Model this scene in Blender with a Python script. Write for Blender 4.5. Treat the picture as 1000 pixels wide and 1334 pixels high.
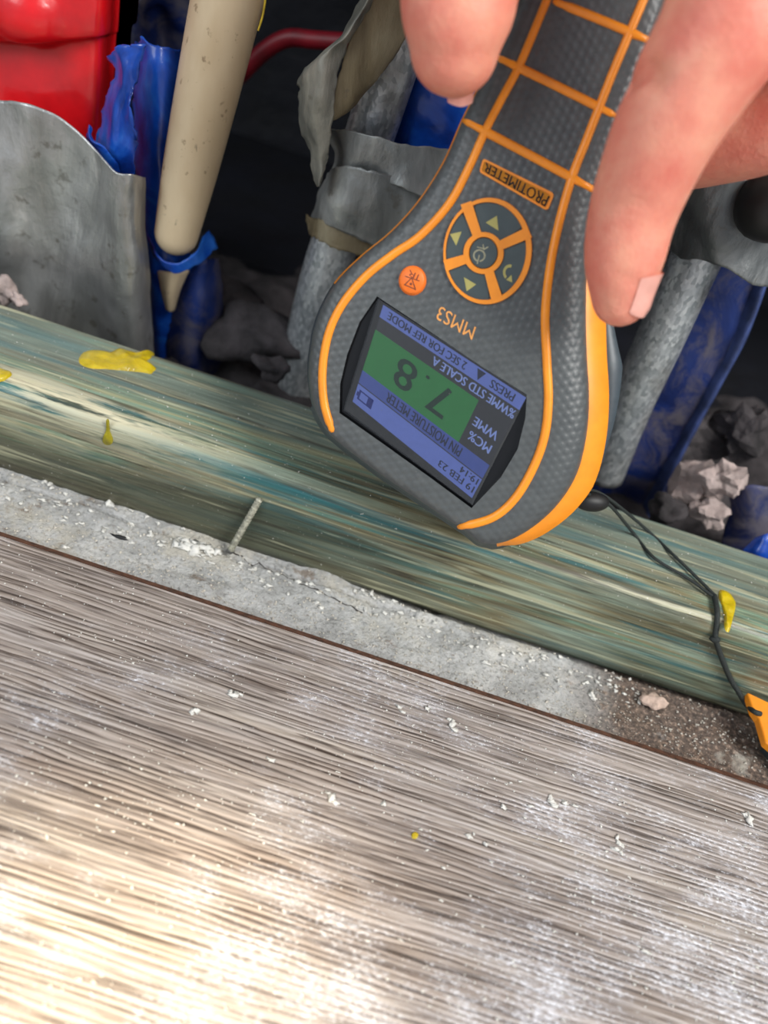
import bpy, bmesh, math, random
from mathutils import Vector, Matrix, noise
from mathutils.geometry import tessellate_polygon
for o in list(bpy.data.objects): bpy.data.objects.remove(o)
S = bpy.context.scene; COL = S.collection
PI = math.pi; rnd = random.Random(7)
# ------------------------------------------------------------------ camera
FP = 1100.0                                   # focal length in pixels of a 1000x1334 frame
PITCH = math.radians(40); ROLL = math.radians(18.3)
F = Vector((0, math.cos(PITCH), -math.sin(PITCH)))
UP0 = Vector((0, math.sin(PITCH), math.cos(PITCH)))
R = Vector((1, 0, 0))*math.cos(ROLL) + UP0*math.sin(ROLL)
U = Vector((-1, 0, 0))*math.sin(ROLL) + UP0*math.cos(ROLL)
BH, BW = 0.033, 0.0414                        # timber height and width
CAM = Vector((0, 0, BH)) - F*0.25
cd = bpy.data.cameras.new('camera'); cam = bpy.data.objects.new('camera', cd); COL.objects.link(cam)
cam.matrix_world = Matrix(((R.x, U.x, -F.x, CAM.x), (R.y, U.y, -F.y, CAM.y), (R.z, U.z, -F.z, CAM.z), (0, 0, 0, 1)))
cd.sensor_fit = 'VERTICAL'; cd.sensor_height = 36; cd.sensor_width = 27; cd.lens = 36*FP/1334
cd.clip_start = 0.005; cd.clip_end = 50
cd.dof.use_dof = True; cd.dof.focus_distance = 0.235; cd.dof.aperture_fstop = 9.0
S.camera = cam
# ------------------------------------------------------------------ world, lights, exposure
w = bpy.data.worlds.new('world'); S.world = w; w.use_nodes = True
w.node_tree.nodes['Background'].inputs[0].default_value = (0.80, 0.88, 1.0, 1)
w.node_tree.nodes['Background'].inputs[1].default_value = 0.5
def area(name, loc, target, size, power, col):
    l = bpy.data.lights.new(name, 'AREA'); l.shape = 'RECTANGLE'; l.size, l.size_y = size; l.energy = power; l.color = col
    o = bpy.data.objects.new(name, l); COL.objects.link(o); o.location = loc
    o.rotation_euler = (Vector(target)-Vector(loc)).to_track_quat('-Z', 'Y').to_euler(); return o
area('window_light', (0.75, -0.55, 1.05), (0, 0.02, 0.03), (0.45, 0.6), 18.5, (1.0, 0.98, 0.95))
area('room_light', (-1.1, -1.3, 1.0), (0, 0, 0), (0.8, 0.8), 11.0, (0.90, 0.95, 1.0))
sp = bpy.data.lights.new('low_sun', 'SPOT'); sp.energy = 190; sp.color = (1.0, 0.82, 0.55); sp.spot_size = math.radians(6.6); sp.spot_blend = 0.9; sp.shadow_soft_size = 0.02
so = bpy.data.objects.new('low_sun', sp); COL.objects.link(so); so.location = (-0.55, -0.75, 0.75)
S.view_settings.view_transform = 'Standard'; S.view_settings.look = 'None'; S.view_settings.gamma = 1
S.view_settings.use_curve_mapping = False; S.view_settings.exposure = 0.0

# ------------------------------------------------------------------ ray helpers
def ray(px, py): return F + R*((px-500)/FP) + U*((667-py)/FP)
def at_depth(px, py, d): return CAM + ray(px, py)*d
def on_plane(px, py, p0, n):
    r = ray(px, py); return CAM + r*((Vector(p0)-CAM).dot(n)/r.dot(n))
def atY(px, py, y): return on_plane(px, py, (0, y, 0), Vector((0, 1, 0)))
def atZ(px, py, z): return on_plane(px, py, (0, 0, z), Vector((0, 0, 1)))
def depth(p): return (p-CAM).dot(F)
so.rotation_euler = (atZ(-50, 1465, 0.008)-so.location).to_track_quat('-Z', 'Y').to_euler()

# ------------------------------------------------------------------ materials
def lin(c):
    return tuple(((x/255)/12.92 if x/255 <= 0.04045 else ((x/255+0.055)/1.055)**2.4) for x in c)+(1,)
class NT:
    def __init__(s, name):
        s.m = bpy.data.materials.new(name); s.m.use_nodes = True; s.t = s.m.node_tree; s.n = s.t.nodes; s.l = s.t.links
        s.b = s.n['Principled BSDF']; s.co = s.n.new('ShaderNodeTexCoord').outputs['Object']
    def link(s, a, b): s.l.new(a, b)
    def setv(s, sock, v):
        if hasattr(v, 'links'): s.l.new(v, sock)
        else: sock.default_value = v
    def mapping(s, scale, rot=(0, 0, 0), loc=(0, 0, 0), src=None):
        n = s.n.new('ShaderNodeMapping'); s.l.new(src or s.co, n.inputs[0]); n.inputs['Scale'].default_value = scale
        n.inputs['Rotation'].default_value = rot; n.inputs['Location'].default_value = loc; return n.outputs[0]
    def noise(s, scale, vec=None, detail=4, rough=0.55, dist=0.0):
        n = s.n.new('ShaderNodeTexNoise'); s.l.new(vec or s.co, n.inputs['Vector']); n.inputs['Scale'].default_value = scale
        n.inputs['Detail'].default_value = detail; n.inputs['Roughness'].default_value = rough; n.inputs['Distortion'].default_value = dist
        return n.outputs['Fac']
    def voro(s, scale, vec=None, out='Color', rnd_=1.0):
        n = s.n.new('ShaderNodeTexVoronoi'); s.l.new(vec or s.co, n.inputs['Vector']); n.inputs['Scale'].default_value = scale
        n.inputs['Randomness'].default_value = rnd_; return n.outputs[out]
    def ramp(s, fac, stops, interp='LINEAR'):
        n = s.n.new('ShaderNodeValToRGB'); s.l.new(fac, n.inputs[0]); cr = n.color_ramp; cr.interpolation = interp
        while len(cr.elements) < len(stops): cr.elements.new(0.5)
        for e, (p, c) in zip(cr.elements, stops):
            e.position = p; e.color = c if len(c) == 4 else lin(c)
        return n.outputs[0]
    def mask(s, fac, a, b):
        n = s.n.new('ShaderNodeMapRange'); n.inputs[1].default_value = a; n.inputs[2].default_value = b; n.clamp = True
        s.l.new(fac, n.inputs[0]); return n.outputs[0]
    def math(s, op, a, b=None):
        n = s.n.new('ShaderNodeMath'); n.operation = op; s.setv(n.inputs[0], a)
        if b is not None: s.setv(n.inputs[1], b)
        return n.outputs[0]
    def mix(s, fac, a, b, mode='MIX'):
        n = s.n.new('ShaderNodeMix'); n.data_type = 'RGBA'; n.blend_type = mode; s.setv(n.inputs[0], fac)
        s.setv(n.inputs[6], a); s.setv(n.inputs[7], b); return n.outputs[2]
    def sep(s, vec=None):
        n = s.n.new('ShaderNodeSeparateXYZ'); s.l.new(vec or s.co, n.inputs[0]); return n.outputs
    def dot(s, v):
        n = s.n.new('ShaderNodeVectorMath'); n.operation = 'DOT_PRODUCT'; s.l.new(s.co, n.inputs[0]); n.inputs[1].default_value = v; return n.outputs['Value']
    def bump(s, h, dist, strength=1.0):
        n = s.n.new('ShaderNodeBump'); n.inputs['Strength'].default_value = strength; n.inputs['Distance'].default_value = dist
        s.l.new(h, n.inputs['Height']); s.l.new(n.outputs[0], s.b.inputs['Normal'])
    def out(s, color=None, rough=0.5, metal=0.0, **kw):
        if color is not None: s.setv(s.b.inputs['Base Color'], color if (hasattr(color, 'links') or len(color) == 4) else lin(color))
        s.setv(s.b.inputs['Roughness'], rough); s.setv(s.b.inputs['Metallic'], metal)
        for k, v in kw.items(): s.setv(s.b.inputs[k.replace('_', ' ')], v)
        return s.m
def simple(name, c, rough=0.5, metal=0.0, var=0.15, scale=300, bump=0.0, **kw):
    t = NT(name); f = t.noise(scale)
    c1 = tuple(max(0, x*(1-var)) for x in c); c2 = tuple(min(255, x*(1+var)) for x in c)
    col = t.ramp(f, [(0.3, c1), (0.7, c2)])
    if bump: t.bump(f, bump)
    return t.out(col, rough, metal, **kw)

def m_timber():
    t = NT('treated_timber'); v = t.mapping((5, 90, 90), rot=(0, 0, 0.02)); v2 = t.mapping((26, 620, 620), rot=(0, 0, 0.02))
    hue = t.noise(1.0, v, 3, 0.5, 0.6); fine = t.noise(1.0, v2, 5, 0.6, 0.3)
    col = t.ramp(hue, [(0.26, (58, 78, 70)), (0.36, (92, 142, 138)), (0.42, (104, 116, 98)), (0.48, (160, 176, 158)), (0.54, (140, 130, 98)), (0.60, (138, 172, 150)), (0.68, (196, 188, 140)), (0.78, (132, 112, 82))])
    k = t.ramp(fine, [(0.30, (96, 92, 84)), (0.42, (190, 190, 184)), (0.55, (238, 240, 234)), (0.72, (255, 255, 250))])
    col = t.mix(0.9, col, k, 'MULTIPLY')
    x, y, z = t.sep()
    # teal preservative streaks
    teal = t.mask(t.noise(1.0, t.mapping((8, 190, 190), loc=(3.1, 0, 7)), 4, 0.6, 0.4), 0.53, 0.60)
    col = t.mix(t.math('MULTIPLY', teal, 0.7), col, lin((24, 104, 112)))
    # grey tone over the upper face
    top = t.math('MULTIPLY', t.mask(y, 0.006, 0.02), 0.55)
    col = t.mix(top, col, lin((116, 130, 122)))
    # worn bare wood along the left of the arris, sun glint painted in
    wear_glint = t.math('MULTIPLY', t.mask(t.math('ABSOLUTE', t.math('SUBTRACT', y, 0.0045)), 0.0075, 0.002), t.mask(t.noise(1, t.mapping((30, 300, 300)), 4, 0.7), 0.40, 0.52))
    wear_glint = t.math('MULTIPLY', wear_glint, t.mask(x, -0.035, -0.085))
    col = t.mix(t.math('MULTIPLY', wear_glint, 0.9), col, lin((226, 218, 184)))
    # brown tone at the foot
    foot = t.math('MULTIPLY', t.mask(t.math('ADD', z, t.math('MULTIPLY', hue, 0.008)), 0.013, 0.004), 0.55)
    col = t.mix(foot, col, lin((128, 112, 84)))
    dark = t.math('MULTIPLY', t.mask(t.noise(1.0, t.mapping((8, 60, 60), loc=(9, 2, 1)), 4, 0.6), 0.50, 0.64), 0.6)
    dark = t.math('MULTIPLY', dark, t.mask(y, 0.006, 0.0))
    col = t.mix(dark, col, lin((48, 48, 34)))
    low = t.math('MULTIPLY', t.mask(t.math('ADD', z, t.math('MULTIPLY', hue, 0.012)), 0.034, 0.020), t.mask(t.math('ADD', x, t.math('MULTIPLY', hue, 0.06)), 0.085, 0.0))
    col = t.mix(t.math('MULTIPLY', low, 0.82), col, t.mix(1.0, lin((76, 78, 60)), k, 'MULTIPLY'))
    st = t.math('MULTIPLY', t.mask(t.noise(1.0, t.mapping((10, 260, 260), loc=(6, 6, 2)), 4, 0.6, 0.3), 0.55, 0.63), 0.55)
    col = t.mix(st, col, lin((62, 58, 44)))
    pl = t.math('MULTIPLY', t.mask(t.noise(1.0, t.mapping((12, 300, 300), loc=(1, 8, 5)), 4, 0.6, 0.3), 0.57, 0.65), 0.6)
    col = t.mix(pl, col, lin((206, 204, 168)))
    grit = t.mask(t.noise(900, None, 3, 0.7), 0.67, 0.73)
    col = t.mix(grit, col, lin((205, 205, 195)))
    t.bump(fine, 0.0006, 0.8)
    return t.out(col, 0.42, 0, Coat_Weight=0.25, Coat_Roughness=0.25)
def m_laminate():
    t = NT('laminate_woodgrain'); w1 = t.mapping((22, 640, 60)); w2 = t.mapping((55, 1250, 60)); w3 = t.mapping((6, 55, 20))
    a = t.noise(1, w1, 4, 0.55, 0.35); b = t.noise(1, w2, 3, 0.55, 0.2); c = t.noise(1, w3, 4, 0.6, 0.5); c2 = t.noise(1, t.mapping((3, 22, 9), loc=(4, 2, 0)), 2, 0.5, 0.5)
    col = t.ramp(c, [(0.28, (156, 147, 142)), (0.45, (179, 169, 162)), (0.55, (184, 176, 171)), (0.7, (198, 188, 176))])
    col = t.mix(t.math('MULTIPLY', t.mask(c2, 0.5, 0.66), 0.3), col, lin((158, 136, 120)))
    wv = t.n.new('ShaderNodeTexWave'); wv.bands_direction = 'Y'; wv.inputs['Scale'].default_value = 1.0; wv.inputs['Distortion'].default_value = 7.0
    wv.inputs['Detail'].default_value = 2.0; wv.inputs['Detail Scale'].default_value = 1.0; wv.inputs['Detail Roughness'].default_value = 0.55; t.link(t.mapping((24, 200, 60)), wv.inputs['Vector'])
    lf = t.math('MULTIPLY', t.mask(t.noise(1, t.mapping((30, 260, 60), loc=(1.7, 3.3, 0)), 3, 0.6), 0.36, 0.58), 0.95)
    col = t.mix(lf, col, t.ramp(wv.outputs['Fac'], [(0.02, (112, 101, 95)), (0.18, (208, 201, 195)), (0.45, (250, 248, 245))]), 'MULTIPLY')
    g = t.ramp(a, [(0.36, (140, 130, 124)), (0.46, (232, 228, 224)), (0.6, (255, 254, 252))])
    col = t.mix(0.6, col, g, 'MULTIPLY')
    g2 = t.ramp(b, [(0.37, (126, 116, 110)), (0.43, (228, 225, 221)), (0.6, (255, 255, 255))])
    col = t.mix(0.7, col, g2, 'MULTIPLY')
    x, y, z = t.sep()
    patch = t.noise(20, None, 3, 0.5, 0.3); p2 = t.noise(1, t.mapping((75, 130, 60)), 4, 0.6)
    near = t.mask(t.math('SUBTRACT', t.math('MULTIPLY', x, 0.45), y), 0.075, 0.19)       # more plaster dust towards the room
    spk = t.noise(1, t.mapping((650, 1250, 500)), 4, 0.8)
    thr = t.math('ADD', t.math('MULTIPLY', patch, 0.34), t.math('MULTIPLY', near, 0.10))
    thr = t.math('ADD', thr, t.math('MULTIPLY', p2, 0.40))
    dust = t.mask(t.math('ADD', t.math('MULTIPLY', spk, 0.75), thr), 0.815, 0.95)
    haze = t.math('MULTIPLY', t.mask(thr, 0.36, 0.52), 0.22)
    col = t.mix(haze, col, lin((205, 205, 212)))
    col = t.mix(t.math('MULTIPLY', dust, 0.85), col, lin((232, 234, 240)))
    h = t.math('ADD', t.math('MULTIPLY', wv.outputs['Fac'], 0.5), t.math('MULTIPLY', b, 0.5))
    t.bump(h, 0.0007, 0.6)
    return t.out(col, 0.42, 0, Coat_Weight=0.08, Coat_Roughness=0.3)
def m_concrete():
    t = NT('rough_concrete'); a = t.noise(60, None, 6, 0.65); b = t.noise(700, None, 5, 0.7)
    x, y, z = t.sep()
    col = t.ramp(a, [(0.3, (158, 157, 154)), (0.5, (200, 200, 198)), (0.7, (232, 230, 225))])
    col = t.mix(0.7, col, t.ramp(b, [(0.32, (120, 118, 114)), (0.46, (225, 225, 222)), (0.7, (255, 255, 255))]), 'MULTIPLY')
    cr = t.mask(t.noise(34, t.mapping((1, 1, 1), loc=(.3, .1, 0)), 5, 0.7), 0.52, 0.62)
    col = t.mix(t.math('MULTIPLY', cr, 0.5), col, lin((206, 198, 178)))
    dt = t.mask(t.noise(75, t.mapping((1, 1.6, 1), loc=(2, 7, 0)), 6, 0.75), 0.57, 0.66)
    col = t.mix(t.math('MULTIPLY', dt, 0.7), col, lin((122, 100, 76)))
    br = t.math('MULTIPLY', t.mask(t.math('ADD', x, t.math('MULTIPLY', a, 0.03)), 0.084, 0.104), t.mask(a, 0.30, 0.42))
    col = t.mix(t.math('MULTIPLY', br, 0.92), col, t.ramp(b, [(0.36, (58, 44, 36)), (0.55, (104, 84, 70)), (0.68, (186, 160, 138))]))
    t.bump(b, 0.0012, 0.9)
    return t.out(col, 0.85)
def m_skin():
    t = NT('skin'); a = t.noise(70, None, 4, 0.6); b = t.noise(1400, None, 4, 0.6); v = t.voro(900, None, 'Distance')
    col = t.ramp(a, [(0.3, (218, 118, 100)), (0.5, (229, 146, 123)), (0.7, (236, 168, 140))])
    bp = t.math('ADD', t.math('MULTIPLY', v, 0.6), b); t.bump(bp, 0.00022, 0.6)
    t.b.inputs['Subsurface Radius'].default_value = (1.0, 0.35, 0.2); t.b.inputs['Subsurface Scale'].default_value = 0.004
    return t.out(col, 0.5, 0, Subsurface_Weight=0.25)
def m_tape(name, c1, c2, c3, rough=0.42, metal=0.55, sc=(60, 60, 18)):
    t = NT(name); a = t.noise(1, t.mapping(sc), 6, 0.6, 0.5); b = t.noise(500, None, 4, 0.7)
    col = t.ramp(a, [(0.32, c1), (0.5, c2), (0.66, c3)])
    spot = t.mask(t.noise(160, None, 4, 0.6), 0.62, 0.7)
    col = t.mix(t.math('MULTIPLY', spot, 0.5), col, lin((96, 88, 74)))
    t.bump(t.math('ADD', t.math('MULTIPLY', a, 2.0), t.math('MULTIPLY', b, 0.3)), 0.0012, 0.6)
    return t.out(col, rough, metal)
def m_galv():
    t = NT('galvanised_steel'); v = t.voro(900, t.mapping((1, 1, 0.6)), 'Color'); a = t.noise(40, None, 5, 0.6); g = t.noise(900, None, 3, 0.6)
    vb = t.n.new('ShaderNodeRGBToBW'); t.link(v, vb.inputs[0])
    col = t.ramp(vb.outputs[0], [(0.2, (158, 164, 166)), (0.5, (186, 191, 193)), (0.8, (212, 216, 216))])
    dirt = t.mask(a, 0.5, 0.64)
    col = t.mix(t.math('MULTIPLY', dirt, 0.55), col, lin((112, 108, 98)))
    rg = t.mask(a, 0.2, 0.8); t.bump(g, 0.0004, 0.5)
    return t.out(col, t.math('ADD', t.math('MULTIPLY', rg, 0.3), 0.28), 0.62)
def m_bluefilm():
    t = NT('blue_plastic'); a = t.noise(38, None, 5, 0.62, 0.8)
    col = t.ramp(a, [(0.35, (8, 44, 120)), (0.52, (16, 74, 176)), (0.66, (44, 110, 205))])
    t.bump(a, 0.0015, 0.5)
    return t.out(col, 0.32, 0, Transmission_Weight=0.0, Coat_Weight=0.2)
def m_bluedusty():
    t = NT('dusty_blue_plastic'); a = t.noise(55, None, 6, 0.7, 0.8); b = t.noise(30, t.mapping((1, 1, 1), loc=(5, 1, 2)), 4, 0.6)
    col = t.ramp(b, [(0.35, (6, 20, 64)), (0.6, (14, 44, 112))])
    d = t.mask(a, 0.44, 0.60); col = t.mix(t.math('MULTIPLY', d, 0.75), col, lin((98, 92, 96)))
    t.bump(a, 0.0012, 0.5); return t.out(col, 0.55)
def m_emit(name, c, e=0.35, base=0.25):
    t = NT(name); f = t.noise(500, None, 3)
    col = t.ramp(f, [(0.3, tuple(x*0.96 for x in c)), (0.7, c)])
    t.setv(t.b.inputs['Emission Color'], col); t.b.inputs['Emission Strength'].default_value = e
    bc = t.mix(1-base, col, (0, 0, 0, 1)); return t.out(bc, 0.35)
def m_glass():
    t = NT('screen_glass'); n = t.n; tr = n.new('ShaderNodeBsdfTransparent'); gl = n.new('ShaderNodeBsdfGlossy'); gl.inputs['Roughness'].default_value = 0.06
    fr = n.new('ShaderNodeFresnel'); fr.inputs[0].default_value = 1.5; mx = n.new('ShaderNodeMixShader')
    sc = t.mask(t.noise(1500, None, 3, 0.7), 0.70, 0.76); df = n.new('ShaderNodeBsdfDiffuse'); df.inputs[0].default_value = (.6, .6, .55, 1)
    t.link(fr.outputs[0], mx.inputs[0]); t.link(tr.outputs[0], mx.inputs[1]); t.link(gl.outputs[0], mx.inputs[2])
    m2 = n.new('ShaderNodeMixShader'); t.link(t.math('MULTIPLY', sc, 0.4), m2.inputs[0]); t.link(mx.outputs[0], m2.inputs[1]); t.link(df.outputs[0], m2.inputs[2])
    t.link(m2.outputs[0], n['Material Output'].inputs[0]); n.remove(t.b); return t.m

# ------------------------------------------------------------------ mesh helpers
def mk(name, verts, faces, mat, parent=None, smooth=True, sub=0, bevel=0, solid=0):
    me = bpy.data.meshes.new(name); me.from_pydata([tuple(v) for v in verts], [], faces); me.update()
    bm = bmesh.new(); bm.from_mesh(me); bmesh.ops.recalc_face_normals(bm, faces=bm.faces); bm.to_mesh(me); bm.free()
    if smooth:
        for p in me.polygons: p.use_smooth = True
    me.materials.append(mat); o = bpy.data.objects.new(name, me); COL.objects.link(o)
    if solid: md = o.modifiers.new('solidify', 'SOLIDIFY'); md.thickness = solid; md.offset = -1
    if bevel: md = o.modifiers.new('bevel', 'BEVEL'); md.width = bevel; md.segments = 3; md.limit_method = 'ANGLE'; md.angle_limit = 0.6
    if sub: md = o.modifiers.new('subdivision', 'SUBSURF'); md.levels = sub; md.render_levels = sub
    if parent: par(o, parent)
    return o
def world_mat(o):
    m = Matrix.Translation(o.location) if o.type == 'EMPTY' else Matrix.Identity(4)
    return m
def par(o, p):
    o.parent = p; o.matrix_parent_inverse = world_mat(p).inverted() if p.type == 'EMPTY' else Matrix.Identity(4)
def tag(o, label=None, cat=None, group=None, kind=None):
    if label: o['label'] = label
    if cat: o['category'] = cat
    if group: o['group'] = group
    if kind: o['kind'] = kind
    return o
def empty(name, loc, label, cat, group=None):
    o = bpy.data.objects.new(name, None); o.empty_display_size = 0.01; COL.objects.link(o); o.location = loc; return tag(o, label, cat, group)
def cr(p0, p1, p2, p3, t):
    return 0.5*((2*p1)+(p2-p0)*t+(2*p0-5*p1+4*p2-p3)*t*t+(3*p1-p0-3*p2+p3)*t*t*t)
def spline(pts, n, closed=False):
    P = [Vector(p) for p in pts]; out = []; N = len(P); segs = N if closed else N-1
    for i in range(segs):
        if closed: a, b, c, d = P[i-1], P[i], P[(i+1) % N], P[(i+2) % N]
        else: a, b, c, d = P[max(i-1, 0)], P[i], P[i+1], P[min(i+2, N-1)]
        for k in range(n): out.append(cr(a, b, c, d, k/n))
    if not closed: out.append(P[-1].copy())
    return out
def tube(path, radii, seg=14, cap=True, flat=1.0, up=None, roundcap=False):
    """closed tube along a path; radii scalar or list; flat squashes along up"""
    n = len(path); rr = radii if isinstance(radii, (list, tuple)) else [radii]*n
    if roundcap:
        a = (path[0]-path[1]).normalized(); b = (path[-1]-path[-2]).normalized(); P = []; Q = []
        for k in (0.99, 0.93, 0.8, 0.6, 0.4, 0.2): P.append(path[0]+a*rr[0]*k); Q.append(rr[0]*math.sqrt(1-k*k))
        P += list(path); Q += list(rr)
        for k in (0.2, 0.4, 0.6, 0.8, 0.93, 0.99): P.append(path[-1]+b*rr[-1]*k); Q.append(rr[-1]*math.sqrt(1-k*k))
        path, rr = P, Q; n = len(path)
    vs = []; fs = []; ref = Vector(up) if up else Vector((0.13, 0.31, 0.94))
    for i in range(n):
        t = (path[min(i+1, n-1)]-path[max(i-1, 0)]).normalized(); sx = t.cross(ref)
        if sx.length < 1e-4: sx = t.cross(Vector((1, 0, 0)))
        sx.normalize(); sy = sx.cross(t).normalized()
        if not up: ref = sy
        for k in range(seg):
            a = 2*PI*k/seg; vs.append(path[i]+sx*rr[i]*math.cos(a)+sy*rr[i]*flat*math.sin(a))
    for i in range(n-1):
        for k in range(seg):
            k2 = (k+1) % seg; fs.append((i*seg+k, i*seg+k2, (i+1)*seg+k2, (i+1)*seg+k))
    if cap: fs.append(tuple(range(seg))); fs.append(tuple(range((n-1)*seg, n*seg)))
    return vs, fs
def merge(parts):
    V = []; Fc = []
    for v, f in parts:
        b = len(V); V += v; Fc += [tuple(i+b for i in q) for q in f]
    return V, Fc
def surf(ctrl, nu=10, nv=10, wr=0.0, wsc=40, seed=0, ragged=0.0, post=None):
    """smooth sheet through a grid of (px, py, y) control points: pixel ray met with the plane y = const"""
    rows = [[atY(*c) for c in r] for r in ctrl]
    a = [spline(r, nu) for r in rows]; cols = list(zip(*a)); g = [spline(c, nv) for c in cols]
    W = len(g); H = len(g[0]); vs = []
    for i in range(W):
        for j in range(H):
            p = g[i][j].copy()
            if wr: p += noise.noise_vector(p*wsc+Vector((seed, seed*2, 0)))*wr + noise.noise_vector(p*wsc*3+Vector((seed, 3, 1)))*wr*0.35
            if ragged and (i in (0, W-1) or j in (0, H-1)): p += noise.noise_vector(p*420+Vector((seed, 0, 9)))*ragged
            if post: p = post(p)
            vs.append(p)
    fs = [(i*H+j, (i+1)*H+j, (i+1)*H+j+1, i*H+j+1) for i in range(W-1) for j in range(H-1)]
    return vs, fs
def icorock(c, size, seed, sub=2, rough=0.35):
    bm = bmesh.new(); bmesh.ops.create_icosphere(bm, subdivisions=sub, radius=1.0)
    for v in bm.verts:
        d = v.co.normalized(); k = 1+rough*noise.noise(d*1.3+Vector((seed, 0, 0)))*1.6+rough*0.4*noise.noise(d*3.5+Vector((0, seed, 0)))
        v.co = Vector((d.x*size[0], d.y*size[1], d.z*size[2]))*k
    vs = [v.co.copy()+Vector(c) for v in bm.verts]; fs = [tuple(v.index for v in f.verts) for f in bm.faces]; bm.free(); return vs, fs

# shared materials
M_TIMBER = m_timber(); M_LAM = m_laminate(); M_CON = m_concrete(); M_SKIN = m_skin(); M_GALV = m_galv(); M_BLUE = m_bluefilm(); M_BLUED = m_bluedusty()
M_TAPE = m_tape('duct_tape', (142, 142, 138), (172, 172, 169), (205, 205, 202), 0.34, 0.7)
M_TAPED = m_tape('grey_duct_tape_wrinkled', (108, 110, 108), (146, 148, 145), (186, 188, 182), 0.4, 0.35)
M_TAPEB = m_tape('dirty_tape', (92, 80, 58), (128, 115, 88), (160, 150, 124), 0.6, 0.1)
M_RED = simple('red_plastic', (212, 18, 26), 0.3, 0, 0.10, 60, 0.0006, Coat_Weight=0.3)
M_BEIGE = None
def m_beige():
    t = NT('beige_plastic'); a = t.noise(30, t.mapping((1, 1, 0.4)), 5, 0.6); b = t.noise(260, None, 4, 0.6)
    col = t.ramp(a, [(0.35, (196, 172, 136)), (0.6, (218, 198, 164))])
    col = t.mix(t.math('MULTIPLY', t.mask(b, 0.64, 0.72), 0.7), col, lin((110, 82, 52)))
    bl = t.mask(t.noise(90, t.mapping((1, 1, 0.35), loc=(2, 2, 2)), 5, 0.7), 0.66, 0.72); col = t.mix(bl, col, lin((70, 58, 44)))
    return t.out(col, 0.5)
M_BEIGE = m_beige()
M_DARK = simple('cavity_shade_membrane', (9, 11, 20), 0.7, 0, 0.4, 30, 0.004)  # near black, so the cavity's darkness is in the colour
M_RUB = simple('cavity_rubble', (58, 54, 55), 0.9, 0, 0.35, 90, 0.003)
M_RUBL = simple('pale_rubble', (168, 152, 146), 0.9, 0, 0.18, 120, 0.003)
M_PLAST = simple('white_plaster', (222, 220, 212), 0.9, 0, 0.06, 400, 0.001)
M_GLUE = simple('yellow_glue', (200, 172, 26), 0.28, 0, 0.12, 200, 0.0008, Subsurface_Weight=0.1, Coat_Weight=0.5)
M_GLUED = simple('olive_glue', (150, 140, 30), 0.3, 0, 0.15, 300, 0.0005)
M_ORANGE = simple('orange_rubber', (250, 150, 36), 0.36, 0, 0.04, 200)
M_SHELLD = simple('dark_grey_plastic', (62, 72, 78), 0.38, 0, 0.05, 600)
M_BLACKG = simple('gloss_black_plastic', (18, 18, 20), 0.12, 0, 0.1, 300)
M_BLACK = simple('black_rubber', (24, 24, 24), 0.5, 0, 0.2, 300)
M_CORD = simple('dark_cord', (38, 44, 42), 0.7, 0, 0.3, 2500, 0.0003)
M_BUTTON = simple('grey_button', (66, 78, 80), 0.5, 0, 0.04, 400)
M_ICON = simple('gold_print', (176, 168, 96), 0.5, 0, 0.05, 300)
M_PRINTO = simple('orange_print', (232, 160, 84), 0.5, 0, 0.05, 300)
M_BTNO = simple('orange_button', (244, 120, 34), 0.45, 0, 0.04, 300)
M_NAILM = simple('pale_zinc', (176, 174, 156), 0.5, 0.4, 0.25, 900, 0.0006)
M_FNAIL = simple('fingernail', (236, 172, 156), 0.3, 0, 0.05, 200, Coat_Weight=0.3)
M_WALL = simple('plasterboard', (200, 196, 188), 0.9, 0, 0.04, 60)

# ------------------------------------------------------------------ setting
LT = 0.006                                      # laminate top
LE = atZ(500, 862, LT).y                        # laminate edge
print('laminate edge y', LE, 'bottom', atZ(500, 1334, LT))
# concrete slab with real relief and a crack
def conc_h(x, y):
    h = 0.0006*noise.noise(Vector((x*60, y*60, 0))) + 0.0004*noise.noise(Vector((x*240, y*240, 3))) + 0.00022*noise.noise(Vector((x*700, y*700, 5)))
    yc = -0.0045 + 0.0013*noise.noise(Vector((x*70, 0, 9))) + 0.0005*noise.noise(Vector((x*400, 0, 2)))
    d = abs(y-yc)
    if d < 0.0008 and x < 0.02: h -= 0.0034*(1-d/0.0008)
    if y > yc: h += 0.0005
    gp = -0.0016+0.0008*noise.noise(Vector((x*150, 1, 1)))
    if x > -0.005 and y > gp: h -= 0.0035*min(1, (x+0.005)/0.02)*min(1, (y-gp)/0.0008)
    lump = max(0, noise.noise(Vector((x*45, y*70, 20)))-0.15)
    return h+0.0045*lump
vs = []; NX, NY = 900, 90; X0, X1 = -0.24, 0.26; Ya, Yb = LE-0.006, 0.003
for i in range(NX+1):
    for j in range(NY+1):
        x = X0+(X1-X0)*i/NX; y = Ya+(Yb-Ya)*j/NY; vs.append((x, y, conc_h(x, y)-0.0002))
fs = [(i*(NY+1)+j, (i+1)*(NY+1)+j, (i+1)*(NY+1)+j+1, i*(NY+1)+j+1) for i in range(NX) for j in range(NY)]
base = len(vs)
for (x, y) in ((-0.9, -1.4), (0.9, -1.4), (0.9, 0.034), (-0.9, 0.034)): vs += [(x, y, -0.0035), (x, y, -0.03)]
fs += [(base, base+2, base+4, base+6), (base+1, base+3, base+5, base+7), (base, base+1, base+3, base+2), (base+2, base+3, base+5, base+4), (base+4, base+5, base+7, base+6), (base+6, base+7, base+1, base)]
floor = tag(mk('floor', vs, fs, M_CON), 'rough grey concrete slab showing between laminate and timber', kind='structure')
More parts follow.
